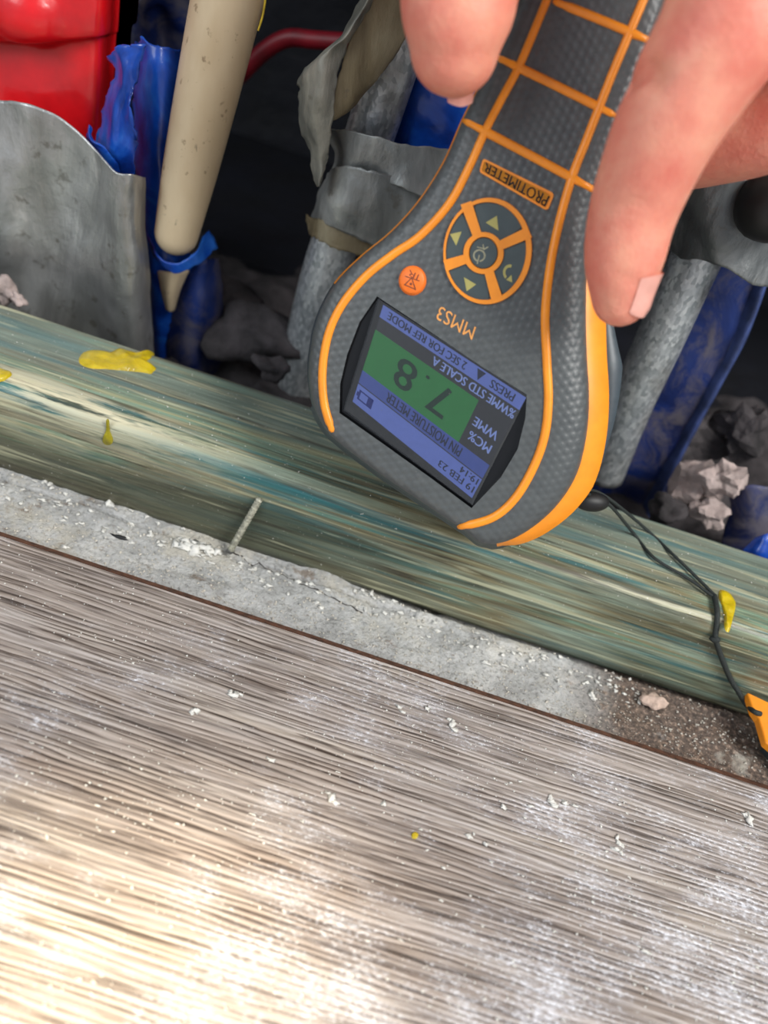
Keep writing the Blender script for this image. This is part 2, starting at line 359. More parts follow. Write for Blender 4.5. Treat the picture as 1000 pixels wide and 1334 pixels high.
# laminate plank: profile swept along X with a bevelled, bare brown arris
M_LEDGE = simple('brown_laminate_edge', (92, 60, 44), 0.7, 0, 0.3, 500, 0.0005)
prof = [(-0.187, -0.001), (-0.187, LT-0.0008), (-0.1855, LT), (LE-0.0008, LT), (LE-0.0002, LT-0.0004)]
def sweep(prof, xs, closed=False):
    v = [(x, p[0], p[1]) for x in xs for p in prof]; n = len(prof); f = []
    for i in range(len(xs)-1):
        for k in range(n if closed else n-1):
            k2 = (k+1) % n; f.append((i*n+k, (i+1)*n+k, (i+1)*n+k2, i*n+k2))
    if closed: f += [tuple(range(n)), tuple(range((len(xs)-1)*n, len(xs)*n))]
    return v, f
PW = 0.190
def plank(yfar, ynear, x0, x1):
    prof = [(ynear, 0.0005), (ynear, LT-0.0006), (ynear+0.0006, LT), (yfar-0.0004, LT), (yfar, LT-0.0004), (yfar, 0.0005)]
    v, f = sweep(prof, [x0, x1], True); o = mk('laminate_plank', v, f, M_LAM, floor, smooth=False)
    e = [(yfar+0.0001, LT-0.0003), (yfar+0.0026, LT-0.0017), (yfar+0.0026, 0.0004), (yfar+0.0001, 0.0004)]
    v, f = sweep(e, [x0, x1], True); mk('bare_plank_edge', v, f, M_LEDGE, o, smooth=False); return o
plank(LE, LE-PW, -0.62, 0.60)
for r in range(1, 5):
    off = (r*0.43) % 1.2
    for x0, x1 in ((-0.9, -0.9+off), (-0.9+off+0.0004, 0.9)):
        if x1-x0 > 0.02: plank(LE-r*(PW+0.0003), LE-r*(PW+0.0003)-PW, x0, x1)

def zconc(a, b, l=0.0):
    p = atZ(a, b, 0); return Vector((p.x, p.y, conc_h(p.x, p.y)+l))
rk = random.Random(3); cp = [zconc(300+i*7.5, 720+i*3.0+(i/22)**2*8+rk.uniform(-2.0, 2.0), 0.00002) for i in range(24)]
mk('crack', *tube(cp, [0.00004+0.00022*abs(math.sin(i*0.9+0.4)) for i in range(24)], 6, flat=0.5, up=(0, 0, 1)), simple('crack_shade', (58, 52, 48), 0.95), floor)  # half-sunk dark tube; the crack's shade is put into its colour

# timber batten with rounded arris, shallow grain ridges
def tprof(n=10):
    r = 0.0045; P = [(0.0, 0.0)]
    for k in range(1, 14): P.append((0.0, (BH-r)*k/14))
    for k in range(n+1):
        a = PI/2*k/n; P.append((r-r*math.cos(a), BH-r+r*math.sin(a)))
    for k in range(1, 20): P.append((r+(BW-0.003-r)*k/20, BH))
    for k in range(5): a = PI/2*k/4; P.append((BW-0.003+0.003*math.sin(a), BH-0.003+0.003*math.cos(a)))
    P += [(BW, 0.012), (BW, 0.0)]; return P
TP = tprof(); xs = [-0.5+1.0*i/420 for i in range(421)]; v = []
for x in xs:
    for (y, z) in TP:
        k = noise.noise(Vector((x*9, y*300+5, z*300)))*0.00035 + noise.noise(Vector((x*3, y*40, z*40+4)))*0.0007
        if z > 0.001: v.append((x, y-k*(1 if z < BH-0.002 else 0), z+k*(1 if z > BH-0.005 else 0)))
        else: v.append((x, y, z))
n = len(TP); f = [(i*n+k, (i+1)*n+k, (i+1)*n+(k+1) % n, i*n+(k+1) % n) for i in range(len(xs)-1) for k in range(n)]
f += [tuple(range(n)), tuple(range((len(xs)-1)*n, len(xs)*n))]
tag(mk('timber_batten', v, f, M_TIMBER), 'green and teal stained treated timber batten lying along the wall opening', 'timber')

# cavity floor (rubble bed) and dark back
YR = atZ(340, 325, 0).y; vs = []; NX, NY = 260, 50
for i in range(NX+1):
    for j in range(NY+1):
        x = -0.42+0.84*i/NX; y = 0.046+(YR-0.046)*j/NY
        vs.append((x, y, 0.002+0.010*noise.noise(Vector((x*28, y*28, 1)))+0.005*noise.noise(Vector((x*90, y*90, 4)))+0.0015*noise.noise(Vector((x*300, y*300, 4)))))
fs = [(i*(NY+1)+j, (i+1)*(NY+1)+j, (i+1)*(NY+1)+j+1, i*(NY+1)+j+1) for i in range(NX) for j in range(NY)]
tag(mk('rubble_bed', vs, fs, M_RUB), 'dusty grey mortar rubble filling the floor of the dark cavity', 'rubble', kind='stuff')
def box(x0, x1, y0, y1, z0, z1):
    v = [(x, y, z) for x in (x0, x1) for y in (y0, y1) for z in (z0, z1)]
    return v, [(0, 1, 3, 2), (4, 6, 7, 5), (0, 4, 5, 1), (2, 3, 7, 6), (0, 2, 6, 4), (1, 5, 7, 3)]
tag(mk('wall_back', *box(-0.9, 0.9, 0.35, 0.37, -0.03, 1.2), M_DARK, smooth=False), 'dark wall membrane at the back of the cavity, its shade put into the colour', kind='structure')
tag(mk('shade_floor', *box(-0.5, 0.55, YR-0.02, 0.349, -0.02, 0.001), M_DARK, smooth=False), 'near-black sheet standing in for the shade on the deep cavity floor behind the rubble', 'membrane')  # dark sheet put where the deep floor falls into shade
tag(mk('wall_front', *box(-0.9, 0.9, 0.135, 0.1475, 0.212, 1.2), M_WALL, smooth=False), 'unseen plasterboard wall above the opening, added to shade the cavity', kind='structure')  # out of view; added to keep light out of the cavity
tag(mk('wall_left', *box(-0.9, -0.5, 0.042, 0.35, -0.03, 1.2), M_DARK, smooth=False), 'dark end of the cavity on the left', kind='structure')
tag(mk('wall_right', *box(0.55, 0.9, 0.042, 0.35, -0.03, 1.2), M_DARK, smooth=False), 'dark end of the cavity on the right', kind='structure')

# ------------------------------------------------------------------ things in the cavity
def pipe_px(pts, n=8):
    P = [atY(a, b, c) for a, b, c, h in pts]; rr = [h*depth(p)/FP for p, (a, b, c, h) in zip(P, pts)]
    return spline(P, n), [x.x for x in spline([Vector((r, 0, 0)) for r in rr], n)]
def ground(px, py, y, px2, py2):
    """extend a line seen at two pixels in the plane y down to the cavity floor"""
    a = atY(px, py, y); b = atY(px2, py2, y); t = (0.004-a.z)/(b.z-a.z); return a+(b-a)*t
# red container
def red_can():
    y0 = 0.080; e = empty('plastic_container', atY(60, 200, y0), 'glossy red plastic container with moulded grip standing in upper left corner', 'container')
    ctrl = [[(-110, -60, y0), (-60, -62, y0-.003), (0, -64, y0-.004), (70, -66, y0-.004), (128, -68, y0-.002), (148, -70, y0+.006), (152, -70, y0+.02)],
            [(-110, 48, y0-.004), (-60, 46, y0-.005), (0, 46, y0-.006), (60, 46, y0-.006), (124, 40, y0-.003), (143, 36, y0+.006), (147, 36, y0+.02)],
            [(-110, 62, y0), (-60, 60, y0), (0, 60, y0), (60, 62, y0), (122, 58, y0), (139, 54, y0+.008), (144, 54, y0+.02)],
            [(-110, 160, y0), (-60, 160, y0-.001), (0, 160, y0-.002), (60, 162, y0-.002), (118, 160, y0), (134, 158, y0+.008), (138, 156, y0+.02)],
            [(-110, 330, y0), (-60, 330, y0), (0, 330, y0), (60, 330, y0), (104, 330, y0), (118, 330, y0+.008), (122, 330, y0+.02)]]
    v, f = surf(ctrl, 7, 12)
    c = atY(40, 8, y0)
    for i, p in enumerate(v):
        d = math.hypot((p.x-c.x)/0.013, (p.z-c.z)/0.0105)
        if d < 1: v[i] = p + Vector((0, -0.006*(1-d*d)**0.6, 0))
    # close it into a hollow tub: rim joined to a flat back 14 mm behind
    H_ = (len(ctrl)-1)*12+1; W_ = len(v)//H_
    back = [Vector((p.x, y0+0.024, p.z)) for p in v]; nb = len(v)
    loop = [i*H_ for i in range(W_)]+[(W_-1)*H_+j for j in range(1, H_)]+[i*H_+H_-1 for i in range(W_-2, -1, -1)]+[j for j in range(H_-2, 0, -1)]
    f = f+[tuple(q+nb for q in reversed(g)) for g in f]+[(loop[i], loop[(i+1) % len(loop)], loop[(i+1) % len(loop)]+nb, loop[i]+nb) for i in range(len(loop))]
    mk('body', v+back, f, M_RED, e)
red_can()
# wide duct tape sheet lower left
def tape_sheet():
    y = 0.066
    ctrl = [[(-60, 118, y), (0, 130, y), (40, 136, y-.002), (88, 158, y-.001), (122, 192, y-.003), (150, 222, y-.007), (172, 226, y-.006), (186, 229, y+.002)],
            [(-60, 220, y-.001), (0, 222, y-.002), (40, 226, y-.001), (86, 238, y+.002), (124, 254, y-.001), (152, 270, y-.007), (174, 276, y-.006), (188, 278, y+.002)],
            [(-60, 310, y-.001), (0, 312, y-.003), (40, 318, y), (84, 328, y+.002), (124, 338, y-.002), (156, 346, y-.008), (178, 350, y-.006), (192, 352, y+.002)],
            [(-60, 380, y), (0, 384, y-.001), (40, 392, y), (84, 402, y), (126, 414, y-.002), (158, 424, y-.007), (180, 432, y-.006), (196, 436, y+.002)],
            [(-60, 450, y), (0, 460, y), (40, 466, y), (84, 476, y), (126, 486, y-.002), (160, 496, y-.006), (182, 504, y-.005), (198, 508, y+.002)]]
    v, f = surf(ctrl, 9, 12, 0.0011, 60, 3)
    tag(mk('duct_tape_sheet', v, f, M_TAPE, solid=0.0004), 'broad silver duct tape sheet wrapped behind the timber at left edge', 'tape')
tape_sheet()
# blue torn sleeve
def blue_sleeve():
    y = 0.088; e = empty('blue_sleeve', atY(210, 430, y), 'torn bright blue plastic sleeve with ragged flap beside the beige pipe', 'plastic')
    ctrl = [[(170, 60, y+.006), (182, 52, y-.004), (200, 56, y-.007), (222, 64, y-.005), (250, 70, y+.004)],
            [(172, 110, y+.002), (184, 100, y-.006), (202, 104, y-.009), (224, 112, y-.006), (250, 118, y+.004)],
            [(174, 190, y+.002), (186, 190, y-.006), (203, 192, y-.009), (222, 196, y-.006), (244, 200, y+.004)],
            [(182, 300, y+.002), (190, 298, y-.006), (206, 298, y-.008), (220, 300, y-.005), (236, 304, y+.004)],
            [(192, 360, y+.002), (200, 372, y-.006), (216, 382, y-.007), (236, 380, y-.005), (262, 372, y+.004)],
            [(194, 470, y+.002), (204, 476, y-.006), (216, 480, y-.007), (226, 480, y-.005), (232, 482, y+.004)]]
    v, f = surf(ctrl, 7, 10, 0.0009, 80, 5, 0.0012); mk('front_wrap', v, f, M_BLUE, e, solid=0.0006)
    # pale inner roll with ragged lip, in front of the container's flank
    y = 0.073
    ctrl = [[(138, 74, y), (152, 62, y-.005), (168, 58, y-.006), (186, 60, y-.005)],
            [(150, 92, y-.001), (160, 88, y-.006), (170, 90, y-.007), (178, 94, y-.005)],
            [(140, 140, y+.001), (152, 140, y-.006), (162, 138, y-.006), (170, 140, y-.009)],
            [(128, 190, y+.001), (142, 192, y-.005), (156, 188, y-.006), (176, 182, y-.009)],
            [(130, 235, y+.001), (142, 240, y-.004), (158, 238, y-.005), (176, 232, y-.007)]]
    v, f = surf(ctrl, 7, 8, 0.0010, 120, 8, 0.0016); mk('torn_flap', v, f, M_BLUE, e, solid=0.0005)
    ctrl = [[(115, 166, y-.007), (117, 163, y-.008), (120, 168, y-.007)], [(114, 180, y-.007), (118, 180, y-.009), (122, 184, y-.007)], [(124, 200, y-.007), (136, 192, y-.009), (148, 206, y-.007)], [(122, 222, y-.006), (140, 224, y-.007), (156, 226, y-.006)]]
    v, f = surf(ctrl, 5, 6, 0.0004, 200, 2, 0.0008); mk('curled_sliver', v, f, M_BLUE, e, solid=0.0004)
    y = 0.088
    # lower loop under the pipe end
    ctrl = [[(190, 296, y-.002), (200, 330, y-.020), (224, 344, y-.024), (250, 334, y-.020), (272, 300, y-.004)],
            [(192, 318, y-.002), (206, 344, y-.019), (228, 356, y-.023), (254, 346, y-.019), (284, 322, y-.004)]]
    v, f = surf(ctrl, 8, 5, 0.0008, 90, 4, 0.0006); mk('loop', v, f, M_BLUE, e, solid=0.0006)
    ctrl = [[(252, 352, y-.006), (266, 340, y-.008), (282, 332, y+.004)], [(232, 392, y-.006), (262, 392, y-.011), (288, 392, y+.004)], [(220, 440, y-.006), (256, 440, y-.011), (290, 430, y+.004)], [(220, 500, y-.006), (256, 500, y-.011), (284, 490, y+.004)]]
    v, f = surf(ctrl, 9, 8, 0.0016, 60, 14, 0.0008); mk('lower_wrap', v, f, M_BLUED, e, solid=0.0006)
blue_sleeve()
# folded blue film behind top left
y = 0.16
v, f = surf([[(140, -60, y), (180, -60, y-.01), (220, -60, y), (260, -60, y)], [(140, 10, y), (176, 14, y-.012), (210, 4, y), (256, 20, y)], [(142, 60, y), (180, 62, y-.012), (214, 56, y+.004), (250, 70, y)], [(150, 300, y), (180, 300, y-.01), (220, 300, y), (240, 300, y)]], 9, 9, 0.004, 50, 9)
tag(mk('membrane_fold', v, f, M_BLUED, solid=0.0008), 'dark blue membrane fold hanging behind the torn sleeve at the top', 'membrane')
# beige pipe with rounded end
P, rr = pipe_px([(314, -90, .086, 47), (298, -10, .084, 46), (272, 110, .080, 41), (248, 220, .076, 35), (230, 304, .073, 28)])
v, f = tube(P, rr, 28, roundcap=True); e = tag(mk('beige_pipe', v, f, M_BEIGE), 'stained beige plastic pipe hanging down with a rounded lower end', 'pipe')
M_YEL = simple('yellow_print', (210, 180, 50), 0.5)
P, rr = pipe_px([(352, -60, .082, 1.5), (344, 10, .082, 1.5), (336, 40, .081, 1.2)])
mk('yellow_line', *tube(P, rr, 8), M_YEL, e)
tag(mk('beige_shard', *surf([[(208, 352, .078), (226, 354, .074), (244, 350, .078)], [(214, 380, .078), (222, 380, .074), (232, 376, .078)], [(220, 402, .078), (222, 404, .076), (224, 402, .078)]], 5, 6), M_BEIGE, solid=0.0012), 'small beige plastic shard showing under the pipe end', 'shard')
# dark red strap far back
P, rr = pipe_px([(310, 100, .17, 11), (345, 66, .17, 11), (375, 50, .17, 11), (410, 52, .17, 11), (470, 56, .17, 11), (560, 60, .17, 11)])
M_DRED = simple('dark_red_plastic', (120, 16, 30), 0.45, 0, 0.15, 90)
tag(mk('red_hose', *tube(P, rr, 12), M_DRED), 'dark red hose bent across the black back of the cavity', 'hose')

# left galvanised bar, taped
def steel_left():
    y = 0.090; e = empty('steel_post', ground(500, 200, y, 410, 430), 'galvanised steel post bound with grey duct tape, left of the meter', 'post')
    P, rr = pipe_px([(560, -80, y, 33), (520, 60, y, 33), (490, 150, y, 33), (455, 260, y, 31), (420, 370, y, 31), (385, 520, y, 30)])
    v, f = tube(P, rr, 26); mk('tube', v, f, M_GALV, e)
    yy = y-.013
    ctrl = [[(424, 172, yy+.01), (440, 168, yy), (478, 176, yy-.004), (520, 186, yy-.003), (584, 194, yy+.004)],
            [(438, 200, yy+.01), (450, 206, yy-.001), (480, 208, yy-.004), (530, 222, yy-.003), (600, 245, yy+.004)],
            [(428, 232, yy+.008), (446, 238, yy-.002), (486, 232, yy-.002), (530, 250, yy-.005), (610, 290, yy+.004)]]
    v, f = surf(ctrl, 9, 9, 0.0008, 90, 21, 0.0004); mk('tape_wrap', v, f, M_TAPED, e, solid=0.0005)
    ctrl = [[(422, 230, yy+.012), (436, 215, yy-.002), (480, 222, yy-.006), (520, 232, yy-.003), (600, 262, yy+.006)],
            [(412, 258, yy+.012), (430, 262, yy-.003), (476, 268, yy-.007), (526, 284, yy-.004), (600, 300, yy+.006)],
            [(404, 284, yy+.012), (426, 294, yy-.002), (468, 310, yy-.006), (510, 326, yy-.003), (580, 350, yy+.006)]]
    v, f = surf(ctrl, 9, 9, 0.0012, 70, 31, 0.0006); mk('tape_wrap', v, f, M_TAPED, e, solid=0.0005)
    ctrl = [[(402, 280, yy+.012), (424, 290, yy), (462, 306, yy-.003), (500, 322, yy), (540, 336, yy+.006)],
            [(402, 302, yy+.012), (420, 316, yy), (456, 330, yy-.003), (496, 348, yy), (540, 362, yy+.006)]]
    v, f = surf(ctrl, 9, 8, 0.0009, 100, 12, 0.0012); mk('dirty_tape_band', v, f, M_TAPEB, e, solid=0.0005)
    yf = y-.022
    # brown flag of tape with curled grey margin
    ctrl = [[(505, -50, yf), (540, -60, yf+.003), (590, -60, yf+.006)], [(470, 20, yf), (500, 10, yf+.002), (545, 0, yf+.006)], [(446, 80, yf), (474, 70, yf+.001), (518, 62, yf+.006)],
            [(432, 130, yf), (456, 126, yf+.002), (496, 96, yf+.006)], [(428, 158, yf+.002), (436, 152, yf+.003), (452, 142, yf+.005)]]
    v, f = surf(ctrl, 8, 7, 0.0009, 90, 6, 0.0004); mk('tape_flag', v, f, M_TAPEB, e, solid=0.0005)
    ctrl = [[(495, -40, yf+.002), (502, -44, yf-.004), (512, -40, yf-.002)], [(440, 42, yf+.004), (456, 40, yf-.005), (472, 26, yf-.002)], [(392, 98, yf+.006), (418, 78, yf-.004), (447, 76, yf-.002)],
            [(394, 116, yf+.006), (414, 112, yf-.004), (436, 116, yf-.002)], [(392, 164, yf+.006), (404, 160, yf-.001), (430, 150, yf-.001)], [(404, 205, yf+.006), (412, 205, yf), (424, 198, yf+.001)], [(414, 242, yf+.006), (417, 243, yf+.001), (420, 238, yf+.003)]]
    v, f = surf(ctrl, 8, 8, 0.0016, 80, 16, 0.0006); mk('curled_tape_edge', v, f, m_tape('curled_tape', (84, 84, 78), (118, 118, 110), (168, 164, 150), 0.5, 0.3), e, solid=0.0004)
steel_left()
# blue film behind, between post and thumb
y = 0.098
v, f = surf([[(530, 60, y), (560, 60, y-.004), (600, 60, y-.004), (660, 60, y)], [(524, 130, y), (556, 132, y-.005), (596, 134, y-.004), (650, 140, y)], [(518, 180, y), (550, 186, y-.003), (590, 196, y-.004), (650, 210, y)], [(500, 250, y), (540, 250, y), (590, 250, y), (650, 250, y)]], 8, 8, 0.0022, 60, 40)
tag(mk('blue_film', v, f, M_BLUE, solid=0.0006), 'bright blue film crumpled between the taped post and the thumb', 'film')
# right post, tape, blue strips
def steel_right():
    y = 0.085; e = empty('steel_post', ground(915, 330, y, 830, 540), 'dirty galvanised steel post right of the meter with tape near its top', 'post')
    P, rr = pipe_px([(1000, 150, y, 36), (945, 265, y, 34), (905, 340, y, 33), (860, 440, y, 31), (820, 530, y, 28), (785, 620, y, 26)])
    v, f = tube(P, rr, 26); mk('tube', v, f, M_GALV, e)
    yy = y-.014
    ctrl = [[(862, 250, yy+.012), (885, 240, yy), (930, 230, yy-.006), (980, 236, yy-.004), (1060, 250, yy+.008)],
            [(866, 290, yy+.012), (888, 296, yy), (926, 292, yy-.007), (980, 304, yy-.004), (1060, 330, yy+.008)],
            [(872, 328, yy+.012), (896, 336, yy), (936, 350, yy-.006), (985, 368, yy-.003), (1060, 386, yy+.008)]]
    v, f = surf(ctrl, 9, 9, 0.0014, 70, 51, 0.0003); mk('tape_wrap', v, f, m_tape('dull_tape', (74, 76, 76), (104, 108, 108), (150, 152, 150), 0.38, 0.5), e, solid=0.0005)
steel_right()
def blue_right():
    y = 0.099; e = empty('damp_proof_strip', ground(930, 450, y, 860, 600), 'dirty blue damp proof strip standing behind the right steel post', 'membrane')
    ctrl = [[(900, 330, y), (940, 340, y-.002), (980, 350, y-.002), (1000, 352, y-.002)], [(860, 440, y), (890, 450, y-.003), (930, 460, y-.003), (968, 440, y-.002)],
            [(815, 560, y), (840, 560, y-.003), (876, 566, y-.003), (908, 550, y-.002)], [(770, 640, y), (800, 640, y-.002), (830, 650, y-.002), (856, 660, y-.001)], [(740, 720, y), (770, 720, y), (800, 720, y), (822, 720, y)]]
    v, f = surf(ctrl, 9, 10, 0.0016, 60, 61); mk('strip', v, f, M_BLUED, e, solid=0.0012)
    ctrl = [[(988, 350, y-.003), (1003, 352, y-.006), (1004, 352, y+.004)], [(950, 440, y-.003), (968, 446, y-.007), (970, 446, y+.004)], [(900, 536, y-.003), (914, 544, y-.007), (916, 544, y+.004)], [(846, 640, y-.003), (858, 652, y-.006), (860, 652, y+.004)], [(806, 720, y-.003), (822, 724, y-.006), (824, 724, y+.004)]]
    v, f = surf(ctrl, 5, 10, 0.0004, 90, 71); mk('folded_edge', v, f, simple('pale_blue_plastic', (54, 68, 112), 0.5, 0, 0.3, 120, 0.001), e, solid=0.0012)
blue_right()
# black rubber grommet at right edge
c = atY(1006, 270, .064); v, f = icorock(c, (.0105, .010, .0098), 3, 3, 0.03)
tag(mk('rubber_bung', v, f, M_BLACK), 'round black rubber bung cut by the right edge beside the taped post', 'bung')
# blue scraps
for k, (ctrl, lab) in enumerate([
    ([[(955, 640, .075), (980, 632, .071), (1040, 640, .075)], [(950, 672, .073), (985, 668, .068), (1040, 670, .073)], [(940, 705, .07), (980, 706, .066), (1040, 720, .07)], [(940, 740, .07), (980, 742, .066), (1040, 750, .07)]], 'crumpled dark blue film scrap low at the right edge'),
    ([[(985, 702, .055), (996, 696, .054), (1015, 690, .055)], [(968, 716, .053), (992, 718, .050), (1015, 720, .053)], [(962, 728, .051), (990, 735, .049), (1015, 745, .051)]], 'small bright blue film corner lying against the timber at right edge')]):
    v, f = surf(ctrl, 7, 7, 0.0010, 120, 80+k); tag(mk('film_scrap', v, f, M_BLUED if k == 0 else M_BLUE, solid=0.0006), lab, 'film')
# rubble pieces on the cavity floor
RB = [((905, 632), .078, (.0095, .007, .0095), M_RUBL, 'large pale pink mortar lump on the cavity floor at right'),
      ((943, 622), .070, (.0065, .005, .0055), M_RUBL, 'pale mortar chunk leaning on the large pink lump'),
      ((880, 560), .110, (.016, .010, .010), M_RUB, 'flat dark grey mortar slab behind the pale lumps'),
      ((968, 560), .105, (.010, .010, .009), M_RUB, 'dark brown stone near the right edge above the pale chunk'),
      ((925, 668), .064, (.006, .005, .005), M_RUBL, 'small pale crumb of mortar in front of the large pink lump'),
      ((868, 668), .062, (.006, .005, .005), M_RUB, 'small dark mortar lump against the timber left of the pink lump'),
      ((330, 440), .085, (.016, .010, .009), M_RUB, 'broad grey mortar lump on the cavity floor between sleeve and left post'),
      ((300, 395), .110, (.015, .010, .008), M_RUB, 'grey mortar slab deeper behind the blue sleeve'),
      ((352, 478), .064, (.005, .004, .004), M_RUB, 'small grey mortar crumb at the foot of the left post'),
      ((8, 378), .052, (.004, .003, .004), M_RUBL, 'brownish mortar crumb lodged at the foot of the silver sheet'),
      ((24, 390), .050, (.0025, .002, .002), M_RUBL, 'tiny pinkish mortar crumb beside the brownish one at left edge')]
for k, (p, y, sz, mt, lab) in enumerate(RB):
    v, f = icorock(atY(p[0], p[1], y), sz, k*3.7+1, 3, 0.5); tag(mk('mortar_lump', v, f, mt, smooth=(k > 4)), lab, 'rubble')

# ------------------------------------------------------------------ moisture meter
TA, SA = math.radians(16), math.radians(4)
ax2 = Vector((170, 420)).normalized()
AX = (R*ax2.x+U*ax2.y)*math.cos(TA)-F*math.sin(TA)
SD = (R*ax2.y-U*ax2.x)*math.cos(SA)-F*math.sin(SA)
N = SD.cross(AX).normalized()
if N.dot(F) > 0: N = -N
SD = AX.cross(N).normalized()
if SD.dot(R) < 0: SD = -SD
MP0 = at_depth(628, 712, 0.2235)
def MM(px, py, off=0.0): return on_plane(px, py, MP0+N*off, N)
# outline of the grey front shell: (px, py, rounding width)
OUT = [(968, -330, 20), (938, -230, 20), (908, -130, 20), (882, -40, 22), (858, 45, 24), (830, 125, 26), (802, 205, 30), (774, 270, 34), (765, 340, 40), (763, 400, 44), (764, 460, 46), (767, 515, 46), (764, 565, 46), (752, 615, 44), (728, 655, 36), (695, 686, 26), (660, 705, 18),
       (628, 708, 12), (605, 692, 10), (550, 655, 10), (495, 618, 10), (445, 580, 10), (424, 560, 10), (409, 530, 12), (402, 490, 14), (405, 450, 15), (414, 412, 16), (436, 370, 16), (470, 335, 16), (510, 302, 16), (546, 262, 16), (578, 212, 16), (602, 158, 16), (628, 105, 18), (655, 45, 20), (690, -30, 20), (735, -130, 20), (775, -230, 20), (815, -330, 20), (885, -362, 20)]
ol = spline([(a, b, c) for a, b, c in OUT], 5, True)
HH = 0.0046
def nrm2(poly):
    n = len(poly); out = []; A = sum(poly[i].x*poly[(i+1) % n].y-poly[(i+1) % n].x*poly[i].y for i in range(n))
    sg = 1 if A > 0 else -1
    for i in range(n):
        t = Vector((poly[(i+1) % n].x-poly[i-1].x, poly[(i+1) % n].y-poly[i-1].y)).normalized(); out.append(Vector((-t.y, t.x))*sg)
    return out
on = nrm2(ol)
def hgt(px, py):
    best = 1e9; rr = 20
    for i in range(len(ol)):
        a = ol[i]; b = ol[(i+1) % len(ol)]; ex, ey = b.x-a.x, b.y-a.y; t = max(0, min(1, ((px-a.x)*ex+(py-a.y)*ey)/(ex*ex+ey*ey+1e-9)))
        d = math.hypot(a.x+ex*t-px, a.y+ey*t-py)
        if d < best: best = d; rr = a.z+(b.z-a.z)*t
    k = min(1, best/rr); return -HH*(1-math.sqrt(max(0, 1-(1-k)**2)))*(min(1, rr/26))
meter = empty('moisture_meter', MM(620, 700, -0.01), 'dark grey and orange handheld moisture meter held upside down, its screen reading 7.8', 'meter')
def m_shell():
    t = NT('textured_grey_rubber'); k = 2*PI/0.0019; hs = None
    for a in (0, 60, 120):
        d = AX*math.cos(math.radians(a+30))+SD*math.sin(math.radians(a+30))
        c = t.math('COSINE', t.dot(tuple(d*k))); hs = c if hs is None else t.math('ADD', hs, c)
    h = t.mask(hs, -1.2, 2.2); t.bump(h, 0.00024, 0.42)
    f = t.noise(300, None, 3); col = t.ramp(f, [(0.3, (74, 78, 79)), (0.7, (84, 88, 88))])
    g = t.mask(t.noise(1800, None, 3, 0.7), 0.70, 0.75); col = t.mix(t.math('MULTIPLY', g, 0.4), col, lin((180, 178, 170)))
    return t.out(col, 0.42)
M_SHELL = m_shell()
# recess outline for the screen
REC = [(491, 386), (560, 432), (625, 476), (686, 514), (684, 545), (674, 585), (652, 622), (614, 662), (560, 622), (500, 579), (442, 538), (443, 500), (452, 462), (468, 420)]
# front shell: rings
rings = []; NR = 7
for k in range(NR+1):
    a = PI/2*k/NR; ring = []
    for p, nn in zip(ol, on):
        d = p.z*(1-math.cos(a)); h = -HH*(1-math.sin(a))*min(1, p.z/26); ring.append(MM(p.x+nn.x*d, p.y+nn.y*d, h))
    rings.append(ring)
n = len(ol); vs = [v for r in rings for v in r]
fs = [(k*n+i, k*n+(i+1) % n, (k+1)*n+(i+1) % n, (k+1)*n+i) for k in range(NR) for i in range(n)]
inner = [(p.x+nn.x*p.z, p.y+nn.y*p.z) for p, nn in zip(ol, on)]
hole = REC
tri = tessellate_polygon([[Vector((a, b, 0)) for a, b in inner], [Vector((a, b, 0)) for a, b in hole]])
hb = len(vs); vs += [MM(a, b, 0) for a, b in hole]
idx = list(range(NR*n, NR*n+n))+list(range(hb, hb+len(hole)))
fs += [tuple(idx[i] for i in t) for t in tri]
front = mk('front_shell', vs, fs, M_SHELL, meter)
# seam band and back shell
def off_outline(fn): return [fn(p, nn, i) for i, (p, nn) in enumerate(zip(ol, on))]
BAND = []; BACK = []
bandw = {}
for i, p in enumerate(ol):
    # pixel offset of the band outwards: wide on the right flank, a sliver elsewhere
    nn = on[i]; right = max(0.0, -nn.x)   # inward normal points left on the right flank
    wv = 2.0
    if nn.x < 0: wv = 2+24*max(0, min(1, (-nn.x-0.2)/0.7)) if p.y > 150 else 8
    if nn.y < -0.45: wv = 2 if p.x < 640 else max(4, wv)
    BAND.append((p.x-nn.x*wv, p.y-nn.y*wv))
    bw = 0.0
    if nn.x < -0.3: bw = 24*max(0, 1-abs(p.y-480)/135)-4 if p.y > 300 else -4
    elif nn.y < -0.3: bw = 3
    else: bw = -6
    BACK.append((BAND[-1][0]-nn.x*bw, BAND[-1][1]-nn.y*bw))
base0 = rings[0]
hz = [-HH*min(1, p.z/26) for p in ol]
sb = [MM(a, b, h-0.0022) for (a, b), h in zip(BAND, hz)]
sb2 = [MM(a, b, h-0.0046) for (a, b), h in zip(BAND, hz)]
def ringfaces(k, n): return [(j*n+i, j*n+(i+1) % n, (j+1)*n+(i+1) % n, (j+1)*n+i) for j in range(k-1) for i in range(n)]
def is_or(i): p = ol[i % n]; return on[i % n].x < -0.15 or p.y < 372 or (p.x > 650 and p.y > 600)
F3 = ringfaces(3, n)
o = mk('seam_band', list(base0)+sb+sb2, [q for q in F3 if is_or(q[0] % n)], M_ORANGE, meter); o['label'] = 'orange band around the edge of the meter'
mk('grey_seam', list(base0)+sb+sb2, [q for q in F3 if not is_or(q[0] % n)], M_SHELLD, meter)
bk = [sb2]
for (sc, hh) in ((0, -0.0095), (0, -0.014), (6, -0.018), (20, -0.0205)):
    bk.append([MM(a+nn.x*sc, b+nn.y*sc, hh) for (a, b), nn in zip(BACK, on)])
vb = [v for r in bk for v in r]
mk('back_shell', vb, ringfaces(len(bk), n)+[tuple(range((len(bk)-1)*n, len(bk)*n))], M_SHELLD, meter)
